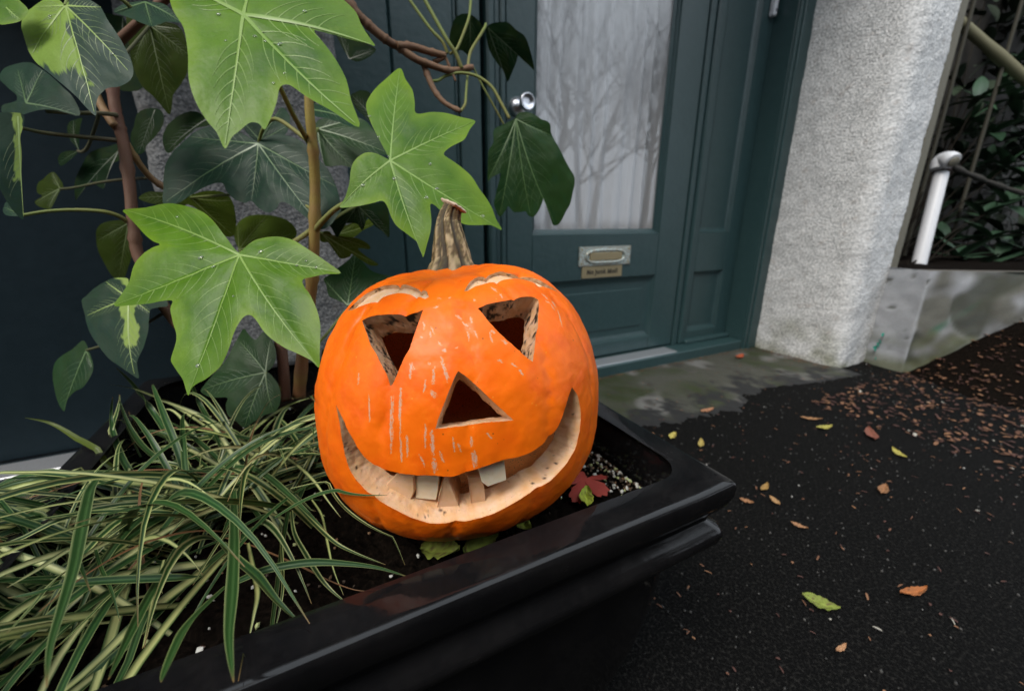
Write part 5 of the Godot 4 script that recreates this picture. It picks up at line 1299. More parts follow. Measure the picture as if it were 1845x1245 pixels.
var STEMS := [
	[0, [[556,-20,0.46],[556,175,0.476],[563,260,0.491],[567,330,0.507],[566,420,0.522],[563,490,0.538],[556,560,0.554],[545,640,0.569],[538,716,0.585]], 7.5, 11, "yellow", "stem"],
	[0, [[500,590,0.585],[508,640,0.587],[513,722,0.59]], 8, 10, "brown", "stem"],
	[1, [[192,90,0.55],[205,185,0.553],[213,225,0.556],[222,260,0.558],[232,330,0.561],[241,420,0.564],[252,470,0.567],[300,560,0.569],[390,660,0.572],[440,730,0.575]], 9, 9, "red", "stem"],
	[1, [[150,130,0.55],[170,165,0.55],[186,198,0.55],[207,228,0.55]], 6, 7, "tan", "stem"],
	[1, [[226,258,0.56],[250,295,0.58],[278,326,0.6],[330,360,0.62]], 6, 5, "tan", "stem"],
	[1, [[330,-30,0.5],[250,40,0.525],[192,95,0.55]], 6, 9, "red", "stem"],
	[2, [[616.1,-14.5,0.62],[641.4,22.9,0.63],[659.5,41,0.64],[681.2,60.2,0.65],[700.5,74.7,0.66],[717.3,84.3,0.67],[748.7,106,0.68],[772.8,115.7,0.69],[801.7,125.3,0.7],[821,126.5,0.71],[852.3,120.5,0.72]], 9, 4.5, "wood", "branch"],
	[2, [[714.9,81.9,0.665],[743.9,84.3,0.677],[772.8,92.8,0.688],[802.9,100,0.7]], 7, 5, "wood", "branch"],
	[2, [[763.1,115.7,0.695],[772.8,142.2,0.696],[784.8,166.3,0.698],[801.7,185.5,0.699],[829.4,200.5,0.7]], 5.5, 4, "wood", "branch"],
	[2, [[780,111.3,0.7],[792,107.2,0.7],[802.9,100.7,0.7]], 4, 4, "wood", "branch"],
	[2, [[802.9,103.6,0.7],[811.3,122.9,0.705],[821,145.8,0.71]], 2.5, 2, "wood", "branch"],
	[2, [[616,-15,0.62],[560,-60,0.613],[540,-140,0.607],[545,-220,0.6]], 9, 12, "wood", "branch"],
	[2, [[724.6,-19.3,0.68],[772.8,48.2,0.687],[796.9,74.7,0.693],[806.5,96.4,0.7]], 2.6, 3, "green", "petiole"],
	[2, [[753.5,-21.7,0.68],[801.7,65.1,0.69],[821,96.4,0.7],[831.8,122.9,0.71]], 3.2, 3.6, "green", "petiole"],
	[2, [[848.7,-9.6,0.75],[846.3,22.9,0.738],[840.2,45.8,0.725],[823.4,86.7,0.712],[811.3,96.4,0.7]], 2.4, 2.4, "green", "petiole"],
	[2, [[875.2,43.4,0.75],[872.8,50.6,0.742],[864.3,65.1,0.735],[847.5,94,0.728],[843.1,120.5,0.72]], 2.4, 2.8, "green", "petiole"],
	[2, [[777.6,145.8,0.7],[789.6,144.6,0.703],[804.1,136.1,0.706],[830.6,131.3,0.709],[859.5,137.3,0.711],[886,156.6,0.714],[902.9,185.5,0.717],[917.8,213.3,0.72]], 2.4, 2.8, "green", "petiole"],
	[2, [[843.1,125.3,0.72],[839.8,168.7,0.713],[837.8,188,0.707],[829.4,200.5,0.7]], 2.2, 2.6, "green", "petiole"],
	[2, [[852.3,120.5,0.72],[869.2,154.2,0.733],[890.8,192.8,0.747],[907.7,224.1,0.76]], 1.8, 1.8, "green", "petiole"],
	[0, [[448.9,66.4,0.25],[483.6,118.4,0.312],[504.8,158.9,0.375],[528,207.1,0.438],[555,255.3,0.5]], 3.4, 5, "green", "petiole"],
	[0, [[430,458,0.455],[470,448,0.478],[520,440,0.502],[560,415,0.525]], 3, 5, "green", "petiole"],
	[0, [[717.4,283.8,0.475],[669.3,341.1,0.486],[611.1,371.6,0.497],[582.5,396.5,0.509],[567.7,415,0.52]], 3.2, 6, "green", "petiole"],
	[0, [[465,259,0.555],[475,230,0.538],[500,215,0.522],[562,260,0.505]], 2.6, 4, "green", "petiole"],
	[0, [[572.3,232.2,0.66],[567.5,238,0.588],[563.7,253.4,0.515]], 2.6, 4, "green", "petiole"],
	[0, [[478,671,0.56],[495,690,0.575],[513,715,0.59]], 2.6, 3, "green", "petiole"],
	[0, [[622,560,0.62],[590,600,0.608],[555,640,0.597],[546,690,0.585]], 2.4, 3, "green", "petiole"],
	[0, [[579.7,420.5,0.62],[573.3,418.7,0.575],[567.7,416.8,0.53]], 2.4, 3, "green", "petiole"],
	[0, [[643.5,369.7,0.6],[613.9,385.4,0.565],[577,411.3,0.53]], 2.4, 3, "green", "petiole"],
	[0, [[343,356,0.6],[420,350,0.575],[500,345,0.55],[566,380,0.525]], 2.2, 3, "green", "petiole"],
	[0, [[430,450,0.66],[480,500,0.627],[520,540,0.593],[556,560,0.56]], 2.2, 3, "green", "petiole"],
	[1, [[81,200.8,0.5],[132.4,203.2,0.517],[180.6,204,0.533],[209.5,207.2,0.55]], 2.8, 4, "dkgreen", "petiole"],
	[1, [[24.8,227.3,0.46],[44.1,232.1,0.484],[84.2,240.2,0.508],[148.5,246.6,0.531],[211.1,253,0.555]], 2.6, 4, "dkgreen", "petiole"],
	[1, [[177.4,204.8,0.55],[169.4,232.1,0.583],[158.1,262.6,0.615],[148.5,273.1,0.648],[139.7,272.3,0.68]], 3, 2.4, "dkgreen", "petiole"],
	[1, [[39.3,387.9,0.5],[84.2,380.7,0.512],[132.4,378.3,0.524],[180.6,380.7,0.536],[209.5,387.9,0.548],[228.8,399.2,0.56]], 2.6, 4, "green", "petiole"],
	[1, [[107.5,340.5,0.7],[132.4,338.1,0.667],[180.6,328.5,0.635],[224,322.9,0.602],[260.9,321.3,0.57]], 2, 2.6, "dkgreen", "petiole"],
	[1, [[231,537,0.55],[245,510,0.557],[252,470,0.565]], 2.6, 4, "green", "petiole"],
	[1, [[155,631,0.62],[190,620,0.605],[250,590,0.59],[300,560,0.575]], 2.2, 3, "dkgreen", "petiole"],
	[1, [[231,402,0.66],[238,410,0.611],[241,420,0.563]], 2.2, 3, "green", "petiole"],
	[1, [[269,46,0.62],[240,80,0.597],[205,120,0.573],[198,130,0.55]], 2.4, 3, "dkgreen", "petiole"],
	[1, [[117,10,0.44],[140,-30,0.463],[220,0,0.487],[250,40,0.51]], 2.8, 4, "green", "petiole"],
	[1, [[213,272,0.7],[222,265,0.63],[226,258,0.56]], 2, 3, "dkgreen", "petiole"]]
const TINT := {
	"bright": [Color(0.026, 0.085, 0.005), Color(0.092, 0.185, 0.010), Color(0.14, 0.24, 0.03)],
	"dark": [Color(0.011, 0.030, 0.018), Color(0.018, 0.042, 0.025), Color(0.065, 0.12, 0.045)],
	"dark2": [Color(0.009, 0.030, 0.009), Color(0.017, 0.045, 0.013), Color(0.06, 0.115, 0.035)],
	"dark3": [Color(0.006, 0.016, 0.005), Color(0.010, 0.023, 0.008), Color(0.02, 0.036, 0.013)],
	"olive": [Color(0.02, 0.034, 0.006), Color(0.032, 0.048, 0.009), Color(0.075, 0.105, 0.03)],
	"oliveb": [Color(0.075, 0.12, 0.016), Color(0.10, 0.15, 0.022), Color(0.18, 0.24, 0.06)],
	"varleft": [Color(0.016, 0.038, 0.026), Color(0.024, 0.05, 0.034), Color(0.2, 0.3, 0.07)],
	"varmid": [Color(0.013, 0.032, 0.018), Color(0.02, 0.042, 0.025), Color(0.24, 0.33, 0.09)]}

func make_leaf(parent: Node, q: Array, seed_: float) -> void:
	var ol := ring2(flat2(q[0]), 4)
	var b := Vector2(q[1][0], q[1][1])
	var tips := flat2(q[2])
	var z: float = q[3]
	var ga: float = q[4]
	var gb: float = q[5]
	var kind: String = q[6]
	var curl: float = q[7]
	var quilt: float = q[8]
	var onp := func(p: Vector2) -> Vector3:
		var d := (p - b) / FOCAL
		return at(p.x, p.y, z / maxf(0.35, 1.0 + ga * d.x + gb * d.y))
	var p0: Vector3 = onp.call(b)
	var ex: Vector3 = onp.call(b + Vector2(10, 0)) - p0
	var ey: Vector3 = onp.call(b + Vector2(0, 10)) - p0
	var nn := ex.cross(ey).normalized()
	if nn.dot(EYE - p0) < 0.0: nn = -nn
	var rmax := 0.0
	for p in ol: rmax = maxf(rmax, (onp.call(p) - p0).length())
	var va := []
	for tp in tips: va.append((tp - b).angle())
	var surf := func(p: Vector2) -> Vector3:
		var w: Vector3 = onp.call(p)
		var r := (w - p0).length() / rmax
		var an := (p - b).angle()
		var dv := 3.0
		for a: float in va: dv = minf(dv, absf(angle_difference(a, an)))
		var per := clampf(dv / 0.42, 0, 1)
		var h := -curl * r * r * (0.5 + 0.5 * nz.get_noise_2d(seed_ + an * 0.6, 2.0) * 1.6 + 0.35)
		h += quilt * (1.0 - pow(1.0 - per, 2.0)) * minf(1.0, r * 2.2) * (1.0 - 0.35 * r)
		h += quilt * 0.12 * per * sin(r * 22.0 + seed_) * minf(1.0, r * 3.0)
		h += 0.05 * curl * nz.get_noise_3d(w.x * 40.0, w.y * 40.0, seed_)
		return w + nn * h * rmax
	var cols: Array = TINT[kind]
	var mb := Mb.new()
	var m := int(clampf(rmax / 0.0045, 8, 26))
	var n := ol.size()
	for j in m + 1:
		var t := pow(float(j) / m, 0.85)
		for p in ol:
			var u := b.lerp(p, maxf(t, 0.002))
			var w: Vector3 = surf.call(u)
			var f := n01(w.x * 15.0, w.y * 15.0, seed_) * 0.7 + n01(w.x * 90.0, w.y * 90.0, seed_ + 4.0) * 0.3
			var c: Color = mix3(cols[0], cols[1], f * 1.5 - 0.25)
			if kind == "bright":
				c = mix3(c, Color(0.20, 0.30, 0.018), clampf((t - 0.72) * 2.2, 0, 1) * n01(w.x * 18.0, w.y * 18.0, seed_ + 9.0))
			elif kind == "varleft":
				var side := (u.x - b.x) - (tips[0].x - b.x) * clampf((u.y - b.y) / (tips[0].y - b.y), 0, 1)
				var k := n01(w.x * 45.0, w.y * 45.0, 3.0) - 0.5
				if side < 4.0 + k * 30.0 and side > -92.0 + k * 30.0 and (u.y - b.y) < 112.0 + k * 60.0: c = mix3(Color(0.13, 0.21, 0.03), Color(0.18, 0.28, 0.05), f)
			elif kind == "varmid":
				var ln := (tips[0] - b).normalized()
				var off := absf((u - b).cross(ln))
				var k := n01(w.x * 45.0, w.y * 45.0, 3.0) - 0.5
				if off < 11.0 + k * 26.0 and (u - b).dot(ln) < b.distance_to(tips[0]) * 0.62: c = mix3(Color(0.17, 0.26, 0.05), Color(0.26, 0.34, 0.09), f)
			mb.p(w, c)
	mb.grid(0, m + 1, n, false, true)
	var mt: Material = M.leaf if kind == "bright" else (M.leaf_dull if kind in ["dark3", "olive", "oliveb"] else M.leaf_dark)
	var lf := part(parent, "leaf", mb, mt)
	# veins
	var vb := Mb.new()
	var vein := func(pl: Array, w0: float, w1: float, col: Color) -> void:
		var st := vb.v.size()
		for k in pl.size():
			var d: Vector2 = (pl[min(k + 1, pl.size() - 1)] - pl[max(k - 1, 0)]).normalized().orthogonal()
			var w := lerpf(w0, w1, float(k) / (pl.size() - 1)) / z * FOCAL
			for s in [-1.0, 0.0, 1.0]:
				var p3: Vector3 = surf.call(pl[k] + d * w * s)
				vb.p(p3 + nn * ((0.0005 if s == 0.0 else 0.0003) if w0 > 0.0005 else (0.0002 if s == 0.0 else 0.00012)), col)
		vb.grid(st, pl.size(), 3)
	for tp in tips:
		var dir := tp - b
		var bend := 0.06 * nz.get_noise_2d(seed_ + tp.x, 7.0)
		var pl := []
		for k in 15:
			var t := k / 14.0 * 0.97
			pl.append(b + dir * t + dir.orthogonal() * bend * sin(t * PI))
		vein.call(pl, 0.00105 if rmax > 0.06 else 0.0007, 0.0002, cols[2])
		var sides := 7 if rmax > 0.06 else 4
		for k in sides:
			for s in [-1.0, 1.0]:
				var t: float = 0.14 + 0.72 * (k + 0.25 + 0.3 * s * 0.5) / sides
				var a: Vector2 = b + dir * t + dir.orthogonal() * bend * sin(t * PI)
				var sp := []
				var okk := true
				for e in 8:
					var f := e / 7.0
					var q2: Vector2 = a + (dir.rotated(s * (0.85 - 0.3 * f + 0.2 * nz.get_noise_2d(k * 3.0 + seed_, s))) * (0.34 * (1.0 - 0.6 * t)) * f)
					if not Geometry2D.is_point_in_polygon(q2, ol): break
					sp.append(q2)
				okk = sp.size() > 3
				if okk: vein.call(sp, 0.0003, 0.0001, mix3(cols[1], cols[2], 0.4))
	if kind != "dark3" or rmax > 0.04: part(lf, "veins", vb, M.vein)
	# drops of rain
	var drops := 0
	if kind == "bright" and rmax > 0.05: drops = 9
	elif kind == "varleft": drops = 2
	var r2 := RandomNumberGenerator.new()
	r2.seed = int(seed_ * 10.0) + 3
	var tries := 0
	while drops > 0 and tries < 60:
		tries += 1
		var p := b.lerp(ol[r2.randi() % n], r2.randf_range(0.25, 0.9))
		if p.y < 20.0 or p.x < 20.0: continue
		drops -= 1
		var o := MeshInstance3D.new()
		o.name = "water_drop"
		o.mesh = M.drop; o.material_override = M.water
		var rr := r2.randf_range(0.0022, 0.005) * z
		var ax := nn.cross(Vector3.RIGHT).normalized()
		o.transform = Transform3D(Basis(ax * rr, nn * rr * 0.42, ax.cross(nn) * rr * r2.randf_range(0.9, 1.3)), surf.call(p) + nn * rr * 0.25 - og)
		lf.add_child(o, true)

func tint(n: int, c: Color) -> Array:
	var out := []
	for k in n: out.append(c * (0.85 + 0.3 * n01(k * 0.7, c.g * 90.0)))
	return out

func ivy() -> void:
	var sp := SphereMesh.new()
	sp.radius = 1.0; sp.height = 2.0; sp.radial_segments = 28; sp.rings = 16
	M.drop = sp
	var roots := [
		["ivy_plant", "bright green large-leaved ivy with yellow stem growing behind the pumpkin", at(538, 716, 0.585)],
		["ivy_plant", "variegated ivy with red-brown stem at the left of the planter", at(440, 730, 0.575)],
		["ivy_plant", "bare woody ivy branch with dark leaves reaching before the door knob", at(545, -220, 0.6)]]
	var made := []
	for q in roots: made.append(thing(q[0], q[1], "ivy", q[2], "ivy plants over the planter"))
	var kinds := {"yellow": [Color(0.24, 0.19, 0.03), Color(0.20, 0.09, 0.035)], "brown": [Color(0.13, 0.06, 0.035), Color(0.15, 0.07, 0.04)], "red": [Color(0.115, 0.045, 0.024), Color(0.12, 0.06, 0.024)], "tan": [Color(0.22, 0.14, 0.05), Color(0.2, 0.11, 0.05)], "wood": [Color(0.13, 0.065, 0.03), Color(0.17, 0.09, 0.045)], "green": [Color(0.13, 0.18, 0.035), Color(0.17, 0.16, 0.04)], "dkgreen": [Color(0.05, 0.06, 0.018), Color(0.06, 0.05, 0.02)]}
	for s in STEMS:
		og = made[s[0]].position
		var pts := []
		for q in s[1]: pts.append(at(q[0], q[1], q[2]))
		var sm := smooth(pts, 6)
		var rad := []
		var cols := []
		for k in sm.size():
			var t := float(k) / (sm.size() - 1)
			var zz: float = (look.inverse() * (sm[k] - EYE)).z * -1.0
			var rr: float = lerpf(s[2], s[3], t) / FOCAL * zz
			if s[5] != "petiole":
				rr *= 1.0 + 0.10 * nz.get_noise_2d(k * 0.8, s[2] * 3.0) + (0.22 if k % 9 == 4 else 0.0)
			rad.append(rr)
			cols.append(mix3(kinds[s[4]][0], kinds[s[4]][1], t + 0.5 * nz.get_noise_1d(k * 0.5)))
		var mb := Mb.new()
		mb.tube(sm, rad, 12 if s[5] != "petiole" else 8, cols)
		part(made[s[0]], s[5], mb, M.bark)
	# the plants go on above the picture
	var r5 := RandomNumberGenerator.new()
	r5.seed = 41
	for k in 46:
		var pi := k % 2
		og = made[pi].position
		var bx := r5.randf_range(-80, 640) if pi == 0 else r5.randf_range(-160, 380)
		var by := r5.randf_range(-480, -110)
		var zz := r5.randf_range(0.6, 0.95)
		var sz := r5.randf_range(60, 110)
		var ang := r5.randf_range(0.9, 2.2)
		var ol := []
		var tp := []
		for e in 5:
			var a2 := ang + (e - 2) * 0.95
			var ln: float = sz * [0.75, 0.9, 1.2, 0.9, 0.75][e]
			var tip := Vector2(cos(a2), sin(a2)) * ln
			tp.append_array([bx + tip.x, by + tip.y])
			for f in [[-0.3, 0.62], [0.0, 1.0], [0.3, 0.62]]: ol.append_array([bx + cos(a2 + f[0]) * ln * f[1], by + sin(a2 + f[0]) * ln * f[1]])
		ol.append_array([bx - cos(ang) * 6.0, by - sin(ang) * 6.0])
		make_leaf(made[pi], [ol, [bx, by], tp, zz, r5.randf_range(-0.3, 0.3), r5.randf_range(0.0, 0.7), "dark2" if k % 3 else "dark", 0.1, 0.02, pi], 200.0 + k * 1.7)
		var pm := Mb.new()
		var st := at(556 if pi == 0 else 330, by + 60.0, 0.55 if pi == 0 else 0.5)
		pm.tube(smooth([at(bx, by, zz), at(bx, by, zz).lerp(st, 0.5) + Vector3(0, 0.03, 0), st], 5), [0.0018, 0.0018, 0.0018, 0.0018, 0.0018, 0.002, 0.002, 0.002, 0.002, 0.002, 0.002], 6, tint(11, Color(0.07, 0.08, 0.022)))
		part(made[pi], "petiole", pm, M.bark)
	for s in [[0, 556, -20, 0.46], [1, 330, -30, 0.5]]:
		og = made[s[0]].position
		var um := Mb.new()
		um.tube(smooth([at(s[1], s[2], s[3]), at(s[1] - 6, -200, s[3] + 0.03), at(s[1] + 8, -460, s[3] + 0.08)], 5), [0.0055, 0.0055, 0.005, 0.005, 0.005, 0.0045, 0.0045, 0.004, 0.004, 0.004, 0.0035], 8, tint(11, Color(0.15, 0.09, 0.035)))
		part(made[s[0]], "stem", um, M.bark)
	og = made[2].position
	var wm := Mb.new()
	var wp := smooth([at(545, -220, 0.6), at(530, -330, 0.75), Vector3(0.06, 1.75, -1.0), Vector3(0.05, 1.9, -1.16)], 6)
	var wr := []
	for k in wp.size(): wr.append(0.0105 + 0.0012 * nz.get_noise_1d(k * 1.3))
	wm.tube(wp, wr, 10, tint(wp.size(), Color(0.14, 0.07, 0.034)))
	part(made[2], "branch", wm, M.bark)
	var i := 0
	for q in LEAVES:
		og = made[q[9]].position
		make_leaf(made[q[9]], q, 3.7 * i + 1.0)
		i += 1

# ---------------------------------------------------------------- grass
var BLADES := [
	[[430.1,801,468.7,763.6,507.2,737.1,538.6,722.7,561.4,716.9], 6.7, 1, 0.96, 0.86, 0.9],
	[[377.1,901,360.2,852.8,362.7,819,379.5,790.1,413.3,756.4,454.2,732.3,507.2,719,584.3,715.4], 2.4, 1, 0.96, 0.86, 0.9],
	[[408.4,840.7,449.4,843.1,483.1,860,516.9,888.9,550.6,920.2,589.2,960], 10.6, 2, 0.9, 0.82, 0.86],
	[[485.5,820.2,512,823.9,541,843.1,567.5,869.6,589.2,901,613.3,932.3], 5.8, 1, 0.9, 0.85, 0.95],
	[[403.6,958.8,434.9,876.9,459,833.5,492.8,768.4], 8.7, 2, 0.9, 0.84, 0.84],
	[[492.8,852.8,516.9,816.6,541,799.8,572.3,787.7,618.1,780.5], 2.9, 2, 0.9, 0.8, 0.74],
	[[425.3,872,408.4,828.7,384.3,773.3,360.2,729.9,343.4,691.3,339.8,664.8,345.8,655.2,357.8,660], 10.1, 2, 0.95, 0.85, 0.8],
	[[432.5,794.9,396.4,768.4,348.2,744.3,300,725.1,268.7,719], 9.2, 1, 0.94, 0.86, 0.8],
	[[430.5,1046.2,467.1,1030.5,508.8,1020.1,561,1013.5,613.2,1014.9,678.5,1022.7,735.9,1039.7], 14.4, 2, 0.88, 0.8, 0.92],
	[[482.7,860.8,524.5,900,561,939.2,600.2,975.7,639.3,996.6,694.2,1017.5], 7.8, 0, 0.9, 0.84, 0.95],
	[[399.2,978.3,427.9,1009.6,461.8,1038.3,498.4,1082.7,540.1,1121.9], 18.8, 2, 0.86, 0.78, 0.88],
	[[420.1,884.3,421.4,978.3,417.5,1069.7,412.2,1148,420.1,1228.9], 20.9, 2, 0.84, 0.66, 0.66],
	[[409.6,1054,365.3,1095.8,331.3,1134.9,300,1200.2,289.6,1228.9], 22.2, 2, 0.84, 0.7, 0.7],
	[[446.2,978.3,456.6,1030.5,463.1,1069.7,456.6,1108.8,446.2,1158.4], 8.9, 1, 0.92, 0.9, 0.97],
	[[442.3,900,404.4,960,373.1,1009.6,347,1054], 4.7, 0, 0.9, 0.8, 0.8],
	[[521.7,881.1,585.8,868.9,631.6,881.1,662.1,905.5,686.5,936,710.9,975.7,729.2,1018.4], 5.5, 0, 0.82, 0.72, 0.93],
	[[494.2,933,540,905.5,585.8,887.2,646.8,879.6,706.3,881.7], 7.9, 2, 0.84, 0.72, 0.66],
	[[227.2,860,188.7,833.5,140.5,792.5,92.3,763.6,44.1,752.8], 10.1, 3, 0.9, 0.8, 0.72],
	[[258.6,874.5,232,848,210.4,804.6,199.5,756.4,201.9,715.4], 11.1, 2, 0.94, 0.84, 0.74],
	[[320,852.8,261,809.4,232,768.4,212.8,717.8], 11.1, 2, 0.94, 0.84, 0.74],
	[[320,814.2,309.2,794.9,273,739.5,236.9,691.3,208,662.4], 11.1, 2, 0.94, 0.84, 0.74],
	[[381.4,775.7,320,734.7,285.1,717.8,236.9,699.8,197.1,693.3], 6.3, 1, 0.94, 0.84, 0.74],
	[[236.9,891.3,157.3,869.6,116.4,863.6,68.2,861.2,5.5,862.4], 9.6, 2, 0.92, 0.78, 0.74],
	[[236.9,876.9,154.9,872,104.3,876.9,56.1,896.1,10.4,932.3], 3.9, 1, 0.92, 0.8, 0.8],
	[[333.3,927.5,309.2,923.9,236.9,920.2,164.6,922.7,92.3,932.3,5.5,945.5], 14, 0, 0.92, 0.78, 0.78],
	[[212.8,838.3,186.3,852.8,164.6,876.9,154.9,913,145.3,960,133.3,1021.4,111.6,1093.7,89.9,1166,82.7,1238.3], 19.3, 2, 0.8, 0.66, 0.6],
	[[180.2,997.2,116.1,1031.5,88.6,1054.4,54.3,1095.6,10.8,1141.4], 13.7, 0, 0.9, 0.74, 0.72],
	[[180.2,958.3,116.1,994.9,65.8,1027,10.8,1059], 9.2, 1, 0.9, 0.76, 0.74],
	[[271.7,940,198.5,974.3,161.9,994.9,129.8,1020.1], 10.3, 1, 0.9, 0.8, 0.78],
	[[271.7,1022.4,248.8,1036.1,203.1,1068.1,148.1,1123.1,97.8,1168.8], 6.9, 0, 0.9, 0.8, 0.8],
	[[363.2,1038.4,317.5,1040.7,203.1,1045.3,127.6,1052.1,65.8,1068.1,13.1,1077.3], 15.1, 2, 0.88, 0.76, 0.74],
	[[294.6,1008.6,278.6,1063.6,267.1,1123.1,255.7,1168.8], 7.8, 1, 0.92, 0.84, 0.86],
	[[171,990.3,180.2,1022.4,200.8,1068.1,214.5,1118.5], 6.4, 2, 0.8, 0.78, 0.84],
	[[306,1008.6,260.3,1088.7,225.9,1157.4,193.9,1224.9], 16, 2, 0.9, 0.78, 0.74],
	[[524.5,920.9,529.7,960,550.6,999.2,576.7,1041,600.2,1067.1,626.3,1087.9], 7.8, 0, 0.94, 0.9, 0.97],
	[[561,900,579.3,928.7,589.7,978.3,600.2,1025.3,618.5,1072.3], 4.7, 1, 0.94, 0.9, 0.98],
	[[503.6,944.4,508.8,1030.5,506.2,1082.7,493.2,1140.1], 5.2, 0, 0.93, 0.9, 0.98],
	[[404.4,969.2,446.2,980.9,498.4,1001.8,550.6,1025.3,592.4,1046.2,639.3,1063.1,678.5,1065], 3.7, 4, 0.95, 0.93, 0.98]]
func blade(parent: Node, pts: Array, w: float, kind: int, sd: float) -> void:
	var mb := Mb.new()
	var n := pts.size()
	var gd := Color(0.014, 0.042, 0.012)
	var gl := Color(0.034, 0.078, 0.022)
	var cr := Color(0.27, 0.31, 0.09).lerp(Color(0.44, 0.45, 0.23), n01(sd, 4.0))
	var tone := 0.75 + 0.5 * n01(sd * 1.7, 9.0)
	for k in n:
		var t := float(k) / (n - 1)
		var tan: Vector3 = (pts[min(k + 1, n - 1)] - pts[max(k - 1, 0)]).normalized()
		var ref: Vector3 = (Vector3.UP * 0.7 + (EYE - pts[k]).normalized() * 0.6 + Vector3(sin(sd), 0, cos(sd)) * 0.45).normalized()
		var side := tan.cross(ref).normalized()
		var up := side.cross(tan).normalized()
		var ww := w * 0.5 * clampf(0.7 + t * 1.2, 0, 1) * pow(clampf((1.0 - t) * 2.0, 0, 1), 0.8)
		ww = maxf(ww, 0.0002)
		for s in 7:
			var f := (s - 3) / 3.0
			var c: Color
			var af := absf(f)
			if kind == 0: c = mix3(gd, cr, smoothstep(0.55, 0.75, af)) if s != 6 else gl
			elif kind == 1: c = mix3(cr, gd, smoothstep(0.4, 0.85, af))
			elif kind == 2: c = mix3(mix3(gl, gd, clampf(af * 3.0, 0, 1)), mix3(gl, cr, 0.35), smoothstep(0.8, 1.0, af))
			elif kind == 3: c = Color(0.055, 0.075, 0.012)
			else: c = Color(0.16, 0.085, 0.04)
			c = c * tone
			if kind < 3: c = mix3(c, Color(0.16, 0.10, 0.04), smoothstep(0.93, 1.0, t))
			mb.p(pts[k] + side * ww * f + up * ww * 0.35 * (af - 0.5), c)
	mb.grid(0, n, 7)
	part(parent, "blade", mb, M.blade)

func soil_depth(x: float, y: float) -> float:
	var d := look * Vector3((x - MID.x) / FOCAL, -(y - MID.y) / FOCAL, -1)
	return minf(0.64, (EYE.y - SOIL) / maxf(0.05, -d.y))

func keep_out(p: Vector3) -> Vector3:
	var q := p - PC
	var l := q.length()
	if l < 0.18 and l > 0.001:
		var lim := prho(q / l, false) * 1.015 + 0.001
		if l < lim: p = PC + q / l * lim
	var inx := p.x > -0.215 and p.x < 0.306
	var inz := p.z > -0.74 and p.z < -0.222
	if inx and inz: p.y = maxf(p.y, SOIL + 0.004)
	elif p.x > -0.25 and p.x < 0.34 and p.z > -0.78 and p.z < -0.188: p.y = maxf(p.y, RIM + 0.004)
	return p

func grass() -> void:
	var c1 := at(455, 868, soil_depth(455, 868))
	var c2 := at(250, 1000, soil_depth(250, 1000))
	var tufts := [thing("grass_tuft", "cream-striped grass tuft spreading against the left side of the pumpkin", "grass", c1, "striped grass in the planter"), thing("grass_tuft", "cream-striped grass tuft arching over the front left of the planter", "grass", c2, "striped grass in the planter")]
	var sd := 0.0
	for q in BLADES:
		sd += 1.37
		var pts := []
		var l := flat2(q[0])
		for k in l.size():
			var t := float(k) / (l.size() - 1)
			var kk: float = lerpf(lerpf(q[3], q[4], t), lerpf(q[4], q[5], t), t)
			pts.append(at(l[k].x, l[k].y, soil_depth(l[k].x, l[k].y) * kk))
		var sm := smooth(pts, 5)
		for k in sm.size(): sm[k] = keep_out(sm[k])
		var tuft: Node3D = tufts[0] if l[0].x > 360.0 and l[0].y < 960.0 else tufts[1]
		og = tuft.position
		blade(tuft, sm, q[1] / FOCAL * soil_depth(l[1].x, l[1].y) * q[4], q[2], sd)
	var r2 := RandomNumberGenerator.new()
	r2.seed = 31
	for ti in 2:
		og = tufts[ti].position
		for k in (150 if ti == 0 else 190):
			sd += 1.37
			var root: Vector3 = tufts[ti].position + Vector3(r2.randfn(0, 0.032 + 0.02 * ti), 0, r2.randfn(0, 0.032 + 0.016 * ti))
			root = keep_out(Vector3(root.x, SOIL - 0.004, root.z))
			root.y = SOIL - 0.004
			var az := r2.randf() * TAU
			if r2.randf() < 0.45: az = r2.randf_range(2.2, 4.4) if ti == 0 else r2.randf_range(1.4, 4.0)
			var el := r2.randf_range(0.2, 0.95)
			var ln := r2.randf_range(0.12, 0.30) * (1.0 if ti == 0 else 1.15)
			var dir := Vector3(cos(az) * cos(el), sin(el), sin(az) * cos(el))
			var p := root
			var pts := [p]
			var g := r2.randf_range(0.5, 1.5)
			var n := 14
			for e in n:
				dir = (dir + Vector3(r2.randf_range(-0.03, 0.03), -g * (e + 1.5) / n * 0.16, r2.randf_range(-0.03, 0.03))).normalized()
				p = keep_out(p + dir * ln / n)
				pts.append(p)
			if (pts[n / 2] - EYE).length() < 0.2 or (pts[n] - EYE).length() < 0.2: continue
			var bad := false
			for q: Vector3 in pts:
				var lc := look.inverse() * (q - EYE)
				var sx := MID.x - lc.x / lc.z * FOCAL
				var sy := MID.y + lc.y / lc.z * FOCAL
				if (sx < 175.0 and sy < 850.0) or (q.z > -0.19 and q.x > -0.12) or sy < 690.0 or (sx > 600.0 and sy > 860.0): bad = true
			if bad: continue
			var rv := r2.randf()
			var kd := 1 if rv < 0.3 else (0 if rv < 0.6 else (2 if rv < 0.93 else 4))
			blade(tufts[ti], pts, r2.randf_range(0.0032, 0.0075) if kd != 4 else 0.0022, kd, sd)

